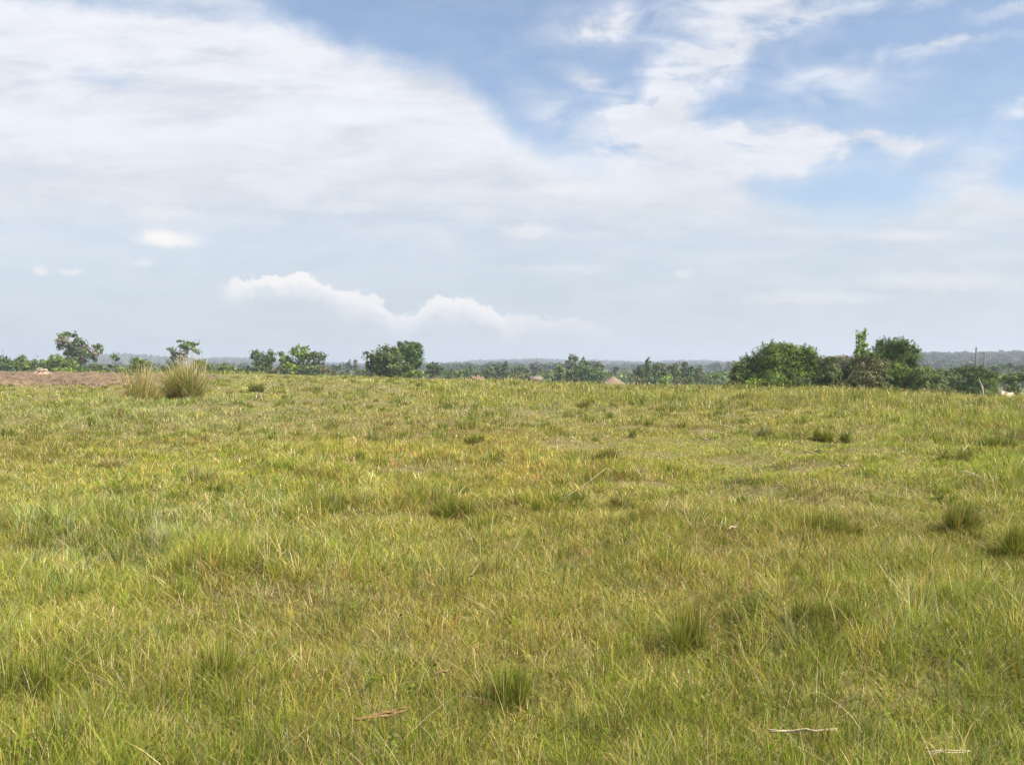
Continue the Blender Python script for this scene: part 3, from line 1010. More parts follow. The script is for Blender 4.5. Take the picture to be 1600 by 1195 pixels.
def woody(name, label, D, lobes, palette=P_MID, group=None, cat=None, trunk=None, k=3.2, leaf=None, shoots=0, shoot_len=0.3,
          bark=None, base=None, rough=1.0, extra=None, limbs=7, gap=0.0, seed=None, aspect=0.55, flat=0.55, round_=False, skirt=None):
    """a plant at depth D; lobes of the crown as (column, row, half width, half height[, palette]) in photograph pixels at that depth,
    turned into metres; each lobe has depth too. trunk=(column, radius in m, first fork as row)."""
    global rng
    keep = rng
    rng = np.random.default_rng(seed if seed is not None else abs(hash(label)) % 1) if False else np.random.default_rng(sum(ord(c) * (i + 3) for i, c in enumerate(label)) % 99991)
    s = D / F
    if base is None:
        base = sum(l[0] for l in lobes) / len(lobes) if trunk is None else trunk[0]
    x0, y0, z0 = at(base, D)
    root = empty(name, (x0, y0, z0))
    tag(root, label, cat or ('tree' if 'tree' in name else 'shrub'), group)
    lf = leaf or max(0.07, 2.2 * D / PXR)
    grow = HZ + (CAM_H - z0) / s
    if skirt is None:
        skirt = 0.0 if name in ('flat_topped_tree', 'creeper_covered_tree', 'sapling', 'mango_tree') else (0.62 if 'tree' in name else 0.9)
    if skirt:
        more = []
        for L in lobes:
            bot = L[1] + L[3]
            if grow - bot > 2 and L[1] > min(q[1] for q in lobes) + (4 if 'tree' in name else 0):
                more.append((L[0], (L[1] + grow) / 2 + 1, L[2] * skirt, (grow - L[1]) / 2 + 2) + tuple(L[4:]))
        if not more:
            L = max(lobes, key=lambda q: q[2] * q[3])
            more.append((L[0], (L[1] + grow) / 2 + 1, L[2] * skirt, (grow - L[1]) / 2 + 2) + tuple(L[4:]))
        lobes = list(lobes) + more

    def loc(px, py):
        return np.array([(px - base) * s, 0.0, CAM_H + (HZ - py) * s - z0])
    allV, allC, allQ, off = {}, {}, {}, {}
    crown_parts = []
    extra_parts = []
    clumps_all = []
    for li, L in enumerate(lobes):
        cx, cy, rx, ry = L[:4]
        lp = L[4] if len(L) > 4 else palette
        c = loc(cx, cy)
        c[1] = rng.normal(0, 0.25) * rx * s
        R = np.array([rx * s, rx * s * 0.85, ry * s])
        area = math.pi * R[0] * R[2]
        nl = int(k * area / (lf * lf * 0.5 * aspect)) + 30
        nc = max(7, int(26 * rough * min(1.8, (rx * ry) ** 0.5 / 22)))
        # clump centres in the shell
        d = rng.normal(0, 1, (nc, 3))
        d[:, 2] = np.abs(d[:, 2]) * 0.9 - 0.35 * rng.random(nc) if not round_ else d[:, 2]
        d /= np.linalg.norm(d, axis=1, keepdims=True)
        rr = rng.uniform(0.5, 0.92, nc) if not round_ else rng.uniform(0.72, 0.86, nc)
        cc = c + d * rr[:, None] * R
        cr = rng.uniform(0.20, 0.38, nc) * min(R[0], R[2]) * (1.0 if not round_ else 0.9)
        ctone = rng.normal(1, 0.17, nc).clip(0.55, 1.5)
        ci = rng.choice(nc, nl, p=(cr ** 2 / (cr ** 2).sum()))
        dd = rng.normal(0, 1, (nl, 3))
        dd /= np.linalg.norm(dd, axis=1, keepdims=True)
        q = rng.random(nl) ** 0.45
        P = cc[ci] + dd * (cr[ci] * q)[:, None] * np.array([1.15, 1.15, 0.85])
        # inner fill, so that one does not look through everywhere
        m = rng.random(nl) < (0.30 - gap)
        e = rng.normal(0, 1, (nl, 3))
        e /= np.linalg.norm(e, axis=1, keepdims=True)
        P[m] = (c + e * (rng.random((nl, 1)) ** 0.5) * R * 0.8)[m]
        nr_ = dd * 0.8 + (P - c) / R * 0.6 + rng.normal(0, 0.55, (nl, 3)) + np.array([0, 0, 0.25])
        col = pick(nl, lp) * (ctone[ci] * rng.normal(1, 0.15, nl).clip(0.5, 1.6))[:, None]
        sz = lf * rng.uniform(0.6, 1.3, nl)
        gz = 0.02
        P[:, 2] = np.maximum(P[:, 2], gz + rng.random(nl) * 0.1)
        part = leaves(P, nr_, sz, col, aspect)
        crown_parts.append(part)
        clumps_all += [(p, li) for p in cc]
        # shoots that stand out of the outline
        ns = int(shoots * (rx / 20.0) + 0.5) if shoots else 0
        for _ in range(ns):
            a = rng.normal(0, 1, 3)
            a[2] = abs(a[2]) + 0.3
            a /= np.linalg.norm(a)
            st = c + a * R * 0.85
            dr = a * np.array([0.6, 0.6, 1]) + np.array([rng.normal(0, 0.25), 0, 0.6])
            dr /= np.linalg.norm(dr)
            Lh = shoot_len * (R[2]) * rng.uniform(0.5, 1.3)
            m = max(8, int(10 * Lh / lf))
            tt = rng.random(m)
            P = st + dr * (tt * Lh)[:, None] + rng.normal(0, 1, (m, 3)) * (lf * 0.7 * (1.15 - tt))[:, None]
            col = pick(m, lp) * rng.normal(1.05, 0.15, (m, 1)).clip(0.6, 1.5)
            crown_parts.append(leaves(P, rng.normal(0, 1, (m, 3)), lf * rng.uniform(0.6, 1.1, m), col, aspect))
    Vs, Cs, Qs, o_ = [], [], [], 0
    for V, C, q in crown_parts:
        Vs.append(V); Cs.append(C); Qs.append(q + o_); o_ += len(V)
    is_tree = 'tree' in name or 'sapling' in name
    link('crown' if is_tree else 'foliage', mesh_np('crown', np.concatenate(Vs), [np.concatenate(Qs)], np.concatenate(Cs), M_LEAF), root)
    # wood
    tubes = []
    top = max(p[2] for p, _ in clumps_all)
    r0 = trunk[1] if trunk else 0.018 * top + 0.03
    if trunk:
        fork = loc(trunk[0], trunk[2])
        fork[0] += rng.normal(0, 0.1)
        mid = fork * 0.5 + np.array([rng.normal(0, 0.08) * top * 0.3, 0, 0])
        tubes.append(tube([(0, 0, -0.25), (0, 0, 0.05), mid, fork], [r0 * 1.35, r0 * 1.1, r0 * 0.9, r0 * 0.75], 8))
    else:
        fork = np.array([0, 0, -0.1])
    sel = rng.choice(len(clumps_all), min(limbs, len(clumps_all)), replace=False)
    for i in sel:
        p = clumps_all[i][0]
        st = fork if trunk else np.array([rng.normal(0, 0.15), rng.normal(0, 0.15), -0.15])
        m1 = st * 0.6 + p * 0.4 + np.array([rng.normal(0, 0.06), rng.normal(0, 0.06), 0.08]) * top
        tubes.append(tube([st, m1, p], [r0 * 0.55, r0 * 0.35, r0 * 0.12], 5))
    V, Q, T = join_tubes(tubes)
    link('trunk' if is_tree else 'stem', mesh_np('trunk', V, [Q, T], mat=bark or M_BARK, smooth=True), root)
    rng = keep
    return root


# ------------------------------------------------------------------ structure and objects
build_ground()
build_field()
build_grass()
build_clods()
build_herbs()


def build_plants():
    SH_L = 'low shrubs along the far edge of the ploughed strip'
    TR_F = 'far trees beyond the crest of the pasture'
    GR = 'trees of the grove right of the thatched hut'
    # ---- left edge
    woody('shrub', 'dark green hedge shrub touching the left edge of the photo', 185, [(-12, 571, 26, 14), (14, 572, 18, 12), (4, 563, 8, 8, P_DARK)], P_DARK, SH_L, shoots=3)
    woody('shrub', 'mid green rounded hedge shrub just left of the pale earth mound', 182, [(36, 570, 20, 12), (50, 572, 15, 11), (30, 563, 9, 7, P_OLIVE)], P_MID, SH_L, shoots=3)
    woody('far_tree', 'small pointed grey green tree behind the hedge at far left', 300, [(35, 563, 7, 8), (36, 558, 3, 5)], P_GREY, TR_F, trunk=(35, 0.15, 572), k=2.6)
    woody('far_tree', 'second small pointed tree above the hedge, left of the creeper covered tree', 310, [(53, 567, 7, 7), (17, 567, 5, 5)], P_GREY, TR_F, trunk=(53, 0.15, 574), k=2.6)
    t = woody('creeper_covered_tree', 'tall straggling tree hung with dry tan creeper at left', 178,
              [(95, 524, 9, 4, P_MID), (107, 522, 7, 5, P_MID), (118, 525, 6, 5, P_MID), (101, 533, 12, 9, P_TAN), (98, 543, 10, 7, P_OLIVE), (115, 542, 13, 12, P_OLIVE), (122, 532, 6, 6, P_OLIVE), (131, 536, 5, 5, P_MID),
               (112, 555, 15, 12, P_OLIVE), (112, 566, 16, 11, P_OLIVE), (126, 552, 9, 9, P_GREY), (133, 546, 9, 8, P_TAN), (140, 556, 10, 9, P_MID), (150, 553, 8, 8, P_TAN), (152, 542, 7, 6, P_MID), (158, 549, 4, 6, P_MID), (126, 566, 9, 9, P_TAN), (147, 563, 5, 5, P_DARK)],
              P_OLIVE, None, 'tree', trunk=(120, 0.2, 568), shoots=4, shoot_len=0.5, bark=M_BARK, k=4.6, limbs=9)
    woody('shrub', 'broad green shrub under the creeper covered tree', 172, [(95, 566, 20, 13), (110, 571, 16, 10), (78, 569, 14, 10, P_BRIGHT)], P_MID, SH_L, shoots=3)
    woody('shrub', 'bright green low shrub in front of the creeper covered tree, beside the soil', 165, [(102, 580, 16, 7), (115, 583, 8, 6), (88, 579, 9, 6)], P_BRIGHT, SH_L, shoots=2)
    woody('shrub', 'bluish dark green low shrub right of the creeper covered tree', 168, [(130, 578, 15, 8), (143, 576, 9, 7, P_OLIVE)], P_DARK, SH_L, shoots=2)
    woody('shrub', 'flat yellow green shrub between the creeper covered tree and the sapling', 190, [(155, 576, 14, 8), (145, 573, 9, 7), (168, 578, 8, 6)], P_OLIVE, SH_L)
    woody('sapling', 'thin dark sapling with three leaf heads on the edge of the soil', 150, [(180, 558, 7, 7), (176, 574, 10, 7), (168, 583, 6, 4), (182, 583, 7, 6), (184, 563, 5, 4)], P_DARK, None, 'sapling', trunk=(178, 0.05, 575), k=1.9, gap=0.2, shoots=3)
    woody('shrub', 'low green shrub right behind the thin dark sapling', 190, [(195, 580, 12, 6), (187, 578, 9, 6)], P_BRIGHT, SH_L)
    woody('shrub', 'round green shrub behind the golden tall grass clump', 120, [(215, 570, 17, 13), (205, 577, 9, 9, P_DARK), (228, 572, 9, 11, P_OLIVE)], P_MID, None, shoots=3)
    woody('shrub', 'low green shrub between the two tall grass clumps', 185, [(250, 579, 14, 7), (264, 578, 10, 8, P_DARK), (270, 583, 7, 5, P_DARK)], P_OLIVE, SH_L)
    # ---- flat topped tree
    woody('flat_topped_tree', 'pale trunked tree with flat spreading green top and dry vine at its left', 185,
          [(292, 541, 13, 6, P_MID), (281, 534, 7, 3, P_MID), (297, 536, 8, 3, P_MID), (307, 538, 5, 3, P_MID), (305, 547, 7, 5, P_MID), (310, 552, 4, 4, P_DARK), (288, 545, 8, 5, P_MID), (283, 560, 10, 10, P_TAN), (273, 552, 7, 7, P_OLIVE), (266, 546, 6, 5, P_OLIVE), (271, 560, 6, 7, P_RUSTY), (278, 571, 7, 6, P_TAN)],
          P_MID, None, 'tree', trunk=(292, 0.30, 549), bark=M_PALEBARK, k=4.0, gap=0.05, shoots=4, shoot_len=0.5, limbs=9)
    woody('far_tree', 'hazy grey green tree just left of the flat topped tree', 420, [(264, 568, 8, 9), (240, 570, 5, 6)], P_GREY, TR_F, trunk=(264, 0.2, 575), k=2.8)
    woody('shrub', 'olive shrub right of the flat topped tree', 190, [(312, 570, 12, 10), (322, 573, 10, 9), (330, 576, 9, 7, P_MID)], P_MID, SH_L, shoots=3)
    woody('shrub', 'dark green low shrub halfway between flat topped tree and rounded bush', 185, [(350, 574, 14, 8), (362, 577, 9, 6), (340, 578, 10, 6, P_OLIVE)], P_MID, SH_L, shoots=2)
    woody('shrub', 'flat olive shrub left below the rounded dark tree', 180, [(384, 577, 12, 5), (376, 579, 9, 5)], P_OLIVE, SH_L)
    woody('rounded_tree', 'rounded dark green bushy tree left of the twin crowned tree', 180, [(404, 559, 13, 12), (420, 562, 12, 11), (399, 552, 6, 6), (424, 553, 6, 5), (410, 568, 17, 9)], P_DARK, None, 'tree', trunk=(411, 0.18, 575), shoots=5, shoot_len=0.45, k=3.2)
    woody('shrub', 'light green low shrub under the rounded dark tree', 172, [(405, 576, 14, 6), (422, 578, 10, 5, P_OLIVE), (396, 577, 9, 4)], P_OLIVE, SH_L)
    woody('twin_crowned_tree', 'bushy tree with bright left crown and dark right crown, left of centre', 175, [(468, 553, 15, 13, P_BRIGHT), (476, 545, 8, 6, P_MID), (459, 547, 5, 6, P_MID), (492, 558, 17, 11, P_DARK), (480, 560, 14, 10, P_MID), (446, 562, 10, 10, P_BRIGHT), (505, 560, 7, 7, P_OLIVE), (440, 554, 5, 5, P_OLIVE), (456, 569, 10, 7, P_BRIGHT)], P_MID, None, 'tree', trunk=(478, 0.22, 575), shoots=5, shoot_len=0.4, k=3.4)
    woody('shrub', 'bright green shrub under the twin crowned tree', 168, [(450, 573, 12, 8), (460, 577, 10, 7)], P_BRIGHT, SH_L, shoots=2)
    woody('shrub', 'broad dull green shrub under the right half of the twin crowned tree', 166, [(482, 576, 17, 9), (470, 581, 10, 6, P_RUSTY), (495, 578, 12, 8, P_OLIVE)], P_OLIVE, SH_L, shoots=2)
    woody('shrub', 'brownish low shrub right of the twin crowned tree', 160, [(507, 579, 12, 7), (518, 582, 9, 5)], P_RUSTY, SH_L)
    woody('shrub', 'brown tinged low shrub between the rounded and the twin crowned tree', 170, [(436, 578, 10, 6), (428, 580, 8, 4)], P_RUSTY, SH_L)
    woody('far_tree', 'small dark green tree right of the twin crowned tree', 320, [(525, 576, 8, 6), (519, 575, 5, 5), (531, 575, 4, 5)], P_DARK, TR_F, trunk=(525, 0.15, 582), k=2.8)
    woody('far_tree', 'pointed grey green tree, left of the two beside the twiggy bush', 330, [(545, 574, 6, 8), (546, 567, 3, 6), (543, 580, 7, 6)], P_GREY, TR_F, trunk=(545, 0.15, 582), k=2.8)
    woody('far_tree', 'pointed grey green tree, right of the two beside the twiggy bush', 330, [(556, 573, 6, 8), (555, 566, 3, 6), (560, 580, 8, 6)], P_GREY, TR_F, trunk=(556, 0.15, 582), k=2.8)
    woody('shrub', 'olive low shrub just left of the twiggy bush', 200, [(566, 581, 9, 6), (572, 584, 7, 4)], P_OLIVE, SH_L)
    # ---- centre left group
    woody('mango_tree', 'dense round dark green tree crown behind the twiggy bush', 150, [(641, 551, 24, 19), (634, 546, 20, 14), (648, 560, 18, 16), (644, 568, 14, 10)], P_MANGO, None, 'tree', trunk=(645, 0.28, 575), k=4.2, rough=2.0, round_=True)
    woody('twiggy_bush', 'large olive green bush with twiggy left side, centre left', 128,
          [(600, 560, 19, 18), (617, 562, 17, 17), (592, 575, 15, 14), (612, 575, 20, 14), (634, 576, 14, 13), (604, 546, 9, 7), (590, 563, 12, 10), (618, 547, 10, 6), (580, 556, 5, 4), (574, 551, 4, 2)], P_OLIVE, None, 'bush',
          shoots=7, shoot_len=0.42, k=4.0, limbs=12)
    woody('shrub', 'bright green low shrub at the right foot of the twiggy bush', 122, [(647, 583, 12, 7), (638, 585, 9, 5), (657, 585, 6, 4)], P_BRIGHT, None)
    woody('rounded_tree', 'small dark tree right of the mango like round crown', 190, [(672, 573, 9, 9), (683, 575, 8, 9), (675, 582, 13, 7), (690, 577, 4, 4)], P_DARK, None, 'tree', trunk=(676, 0.15, 583), shoots=3)
    # ---- low line of trees towards the centre
    specs = [
        ('dark olive hedge shrub directly right of the small dark tree', 230, [(700, 584, 10, 6), (692, 582, 8, 6)], P_DARK),
        ('mid green hedge shrub, second right of the small dark tree', 235, [(716, 583, 10, 6), (708, 581, 6, 5)], P_MID),
        ('pointed dark tree in the hedge line above the red soil bank', 240, [(733, 580, 6, 8), (735, 575, 4, 5), (728, 584, 7, 5)], P_DARK),
        ('dull grey green shrub over the red soil bank', 250, [(745, 583, 8, 6), (752, 585, 8, 5)], P_GREY),
        ('rounded olive tree left of the tall dark eucalyptus', 240, [(762, 579, 9, 8), (757, 584, 9, 6), (769, 583, 7, 7)], P_OLIVE),
        ('small dark tree close to the left of the tall dark eucalyptus', 250, [(775, 577, 6, 8), (772, 571, 4, 3), (778, 583, 6, 6)], P_DARK),
        ('tall dark eucalyptus, highest tree left of the tin roof', 250, [(790, 571, 5, 7), (788, 576, 7, 7), (790, 584, 8, 8), (784, 583, 6, 7)], P_DARK),
        ('wide olive crowned tree between the dark eucalyptus and the tin roof', 255, [(812, 576, 10, 5), (805, 577, 8, 5), (820, 580, 8, 6), (801, 584, 8, 7, P_MID)], P_OLIVE),
        ('slender hazy tree left behind the tin roof', 300, [(833, 576, 4, 8), (832, 571, 3, 4), (834, 584, 5, 6)], P_GREY),
        ('slender hazy tree straight above the tin roof', 300, [(839, 577, 4, 7), (838, 583, 5, 7)], P_GREY),
        ('slender hazy tree right behind the tin roof', 300, [(845, 578, 3.5, 7), (844, 585, 4.5, 6)], P_GREY),
        ('upright bright green tree left of the tall open tree', 210, [(873, 574, 5, 6), (878, 579, 7, 8), (873, 585, 8, 8), (870, 580, 5, 6)], P_MID),
        ('tall open crowned tree above the big dark shrub', 205, [(893, 559, 7, 5), (890, 566, 6, 6), (900, 562, 6, 6), (896, 570, 6, 5), (889, 574, 4, 3)], P_GREY),
        ('middle tree of the three above the big dark shrub', 205, [(911, 565, 5, 6), (909, 573, 7, 8), (918, 570, 5, 7)], P_OLIVE),
        ('hazy pale tree at the right of the big dark shrub', 225, [(934, 571, 7, 6), (941, 573, 4, 7), (931, 578, 6, 7)], P_GREY),
        ('tiny olive tree right behind the thatched hut', 330, [(963, 577, 6, 6), (962, 584, 5, 6), (958, 587, 7, 4)], P_GREY),
        ('hazy tree low between thatched hut and grove', 300, [(985, 587, 8, 5), (977, 589, 7, 4), (993, 588, 5, 5)], P_GREY),
        ('small dark tree low at the right end of the grove', 220, [(1112, 590, 8, 5), (1120, 588, 7, 5), (1105, 592, 7, 4)], P_MID),
    ]
    for lab, D, lb, p in specs:
        nm = 'far_shrub' if 'shrub' in lab else 'far_tree'
        woody(nm, lab, D, lb, p, TR_F if nm == 'far_tree' else 'hedge shrubs beyond the crest', trunk=None if nm == 'far_shrub' else (lb[0][0], 0.16, lb[0][1] + 6), k=3.0, shoots=2, limbs=5)
    woody('far_shrub', 'big dark green rounded shrub below the tall open tree', 190, [(905, 582, 17, 12), (923, 583, 16, 12), (890, 587, 12, 10), (936, 589, 9, 8)], P_DARK, 'hedge shrubs beyond the crest', shoots=2)
    woody('far_shrub', 'bare yellowish brown shrub left of the tin roof', 200, [(816, 587, 12, 7), (806, 589, 9, 5), (826, 589, 6, 5)], P_BROWN, 'hedge shrubs beyond the crest', k=1.8, gap=0.2)
    woody('far_shrub', 'low green shrub between the tin roof and the upright bright tree', 230, [(857, 588, 10, 4), (866, 590, 8, 5)], P_OLIVE, 'hedge shrubs beyond the crest')
    woody('far_shrub', 'low green shrub left beside the thatched hut', 240, [(942, 586, 7, 6), (951, 584, 6, 4)], P_MID, 'hedge shrubs beyond the crest')
    # ---- the grove
    gspec = [('leftmost dark tree of the grove with a low skirt', [(1001, 578, 8, 9), (996, 583, 7, 8), (1003, 588, 10, 9)], P_DARK),
             ('tallest tree of the grove, with a round top above the rest', [(1012, 565, 5, 5), (1012, 574, 8, 6), (1013, 584, 9, 11)], P_DARK),
             ('olive topped tree third from the left in the grove', [(1024, 574, 8, 9), (1024, 585, 9, 10)], P_OLIVE),
             ('broad tree in the middle of the grove', [(1038, 573, 8, 8), (1037, 584, 9, 11), (1046, 577, 7, 8)], P_GREY),
             ('olive brown tree right of the middle of the grove', [(1055, 573, 7, 8), (1056, 584, 9, 10)], P_OLIVE),
             ('dark tree second from the right in the grove', [(1071, 571, 7, 7), (1069, 583, 10, 11), (1080, 579, 6, 8)], P_DARK),
             ('rightmost tree of the grove, paler on its right side', [(1092, 577, 6, 7), (1090, 587, 9, 10), (1098, 586, 5, 8)], P_GREY)]
    for i, (lab, lb, p) in enumerate(gspec):
        woody('grove_tree', lab, 185 + (i * 7) % 12, lb, p, GR, 'tree', trunk=(lb[0][0], 0.2, 585), k=3.6, shoots=3, limbs=6)
    woody('far_shrub', 'bright green bush in front of the grove', 168, [(1039, 592, 7, 5), (1045, 590, 6, 5), (1033, 594, 6, 3)], P_BRIGHT, None)
    woody('far_shrub', 'brownish green bush in front of the right half of the grove', 165, [(1069, 593, 9, 4), (1076, 592, 7, 5), (1060, 595, 7, 3)], P_RUSTY, None)
    woody('far_shrub', 'low dull bush before the left foot of the grove', 175, [(992, 592, 9, 4), (1003, 594, 9, 4)], P_RUSTY, None)
    # ---- the big bushes at the right
    woody('large_bush', 'large spreading green bush, left end of the right hand thicket', 66,
          [(1205, 565, 34, 30), (1240, 568, 34, 30), (1180, 575, 28, 22), (1222, 550, 28, 16), (1258, 556, 22, 17), (1160, 583, 22, 17, P_OLIVE), (1150, 590, 17, 11, P_OLIVE), (1270, 575, 22, 24), (1225, 590, 45, 16), (1198, 548, 14, 10, P_OLIVE)], P_MID, None, 'bush',
          shoots=10, shoot_len=0.36, k=4.4, limbs=22, rough=1.5, leaf=0.12)
    woody('low_bush', 'low green and grey bush along the foot of the large spreading bush', 62, [(1215, 597, 26, 9), (1180, 598, 20, 7, P_BRIGHT), (1250, 598, 22, 9, P_OLIVE), (1150, 600, 14, 6, P_RUSTY)], P_MID, None, 'bush', shoots=4, k=3.2, leaf=0.11)
    woody('dry_bush', 'half dry bush with tan leaves in the middle of the thicket', 60, [(1300, 578, 22, 22, P_BROWN), (1290, 588, 19, 19, P_OLIVE), (1318, 590, 17, 22, P_BROWN), (1320, 563, 14, 9, P_TAN), (1300, 564, 16, 9, P_OLIVE), (1330, 575, 14, 18, P_OLIVE)], P_BROWN, None, 'bush', shoots=5, shoot_len=0.25, k=2.9, limbs=20, rough=1.4, leaf=0.11)
    woody('dry_bush', 'brown leaved bush with bare lower stems, below the upright sapling', 57, [(1352, 571, 26, 22, P_BROWN), (1370, 576, 20, 24, P_BROWN), (1347, 556, 20, 11, P_OLIVE), (1366, 556, 14, 8, P_OLIVE), (1335, 597, 10, 9, P_DARK), (1362, 598, 16, 10, P_BROWN), (1385, 592, 12, 14, P_OLIVE)], P_BROWN, None, 'bush', shoots=4, shoot_len=0.25, k=2.5, limbs=26, rough=1.4, leaf=0.11, gap=0.12)
    woody('sapling', 'upright light green sapling rising highest out of the thicket', 63, [(1346, 538, 9, 12), (1342, 527, 7, 8), (1351, 523, 4, 7), (1346, 552, 12, 10), (1338, 546, 6, 7)], P_BRIGHT, None, 'sapling', trunk=(1347, 0.05, 565), shoots=10, shoot_len=0.7, k=3.0, leaf=0.13)
    woody('dense_tree', 'dark feathery tree at the right end of the thicket', 64, [(1398, 556, 30, 24), (1416, 560, 22, 22), (1382, 554, 20, 20), (1402, 540, 21, 10), (1425, 548, 9, 9), (1374, 541, 6, 9), (1420, 575, 16, 14), (1390, 572, 26, 14), (1376, 536, 4, 7)], P_DARK, None, 'tree', trunk=(1400, 0.13, 592), shoots=16, shoot_len=0.5, k=4.2, rough=1.5, leaf=0.11, aspect=0.38)
    woody('low_bush', 'leafy green bush under the dark feathery tree', 58, [(1402, 588, 24, 20), (1430, 590, 24, 17, P_OLIVE), (1385, 600, 18, 10)], P_MID, None, 'bush', shoots=5, k=3.4, leaf=0.11)
    woody('low_bush', 'olive bush fading into the grass right of the dark feathery tree', 64, [(1455, 588, 22, 16), (1440, 580, 16, 11, P_MID), (1470, 597, 14, 9), (1430, 583, 10, 10)], P_OLIVE, None, 'bush', shoots=4, k=3.0, leaf=0.11)
    # ---- right edge
    woody('round_bush', 'broad dark green bush in front of the two poles', 84, [(1500, 587, 24, 13), (1525, 585, 26, 14), (1548, 590, 20, 12, P_MID), (1515, 578, 16, 8), (1488, 592, 16, 9, P_OLIVE), (1535, 596, 28, 9, P_MID)], P_DARK, None, 'bush', shoots=4, k=3.8, rough=1.3, leaf=0.14)
    woody('round_bush', 'dark green bush cut by the right edge of the photo', 86, [(1582, 592, 17, 11), (1602, 590, 17, 12, P_MID), (1575, 597, 12, 7, P_MID), (1622, 592, 16, 11)], P_DARK, None, 'bush', shoots=3, k=3.6, leaf=0.14)
    woody('far_tree', 'hazy dark tree behind the bushes by the right edge', 260, [(1560, 575, 12, 7), (1575, 573, 11, 7), (1592, 576, 12, 7), (1607, 573, 9, 8), (1550, 578, 8, 5)], P_DARK, TR_F, trunk=(1575, 0.2, 583), k=3.0)
    woody('far_tree', 'hazy green tree between the dark feathery tree and the broad dark bush', 240, [(1462, 580, 12, 6), (1475, 583, 9, 5)], P_GREY, TR_F, trunk=(1462, 0.2, 588), k=3.0)


def limb_object(name, label, cat, px, py, branches, mat, group=None):
    x, y, z = ground_at(px, py)
    s = y / F
    tb = []
    for pts, r in branches:
        P = [((a - px) * s, d * s, (py - b) * s) for a, b, d in pts]
        tb.append(tube(P, [r * (1 - 0.75 * i / (len(P) - 1)) for i in range(len(P))], 6))
    V, Q, T = join_tubes(tb)
    o = link(name, mesh_np(name, V, [Q, T], mat=mat, smooth=True))
    o.location = (x, y, z)
    return tag(o, label, cat, group)


def lying_stalk(name, label, p0, p1, thick, mat, lift=0.03, group=None, strands=1, cat='stalk'):
    """a stalk lying on the grass between two photograph points"""
    xm, ym, zm = ground_at((p0[0] + p1[0]) / 2, (p0[1] + p1[1]) / 2, lift * 1.3)
    hx = (p1[0] - p0[0]) / 2 * ym / F
    hy = -(p1[1] - p0[1]) / 2 * ym * ym / (CAM_H * F)
    hy = max(-abs(hx) * 1.5, min(abs(hx) * 1.5, hy))
    x0, y0, x1, y1 = xm - hx, ym - hy, xm + hx, ym + hy
    z0 = 0.5 * (tz(x0, y0) + zm)
    z1 = 0.5 * (tz(x1, y1) + zm)
    c = ((x0 + x1) / 2, (y0 + y1) / 2, (z0 + z1) / 2 + lift)
    r = random.Random(int(p0[0] * 7 + p1[1]))
    tb = []
    for q in range(strands):
        n = 7
        o = [r.uniform(-1, 1) * thick * 0.7 * (strands > 1) for _ in range(3)]
        P, R = [], []
        for i in range(n):
            t = i / (n - 1)
            P.append((x0 + (x1 - x0) * t - c[0] + r.uniform(-1, 1) * thick * 0.5 + o[0], y0 + (y1 - y0) * t - c[1] + o[1] * (1 + t), z0 + (z1 - z0) * t + lift - c[2] + r.uniform(-0.3, 0.6) * thick + abs(o[2]) + thick * 0.4 * math.sin(t * 5.1 + q)))
            R.append(thick * (0.62 if i in (2, 4) else 0.5) * (1 - 0.45 * t) / (1 if strands == 1 else 1.5))
        tb.append(tube(P, R, 7))
    V, Q, T = join_tubes(tb)
    o = link(name, mesh_np(name, V, [Q, T], mat=mat, smooth=True))
    o.location = c
    return tag(o, label, cat, group)


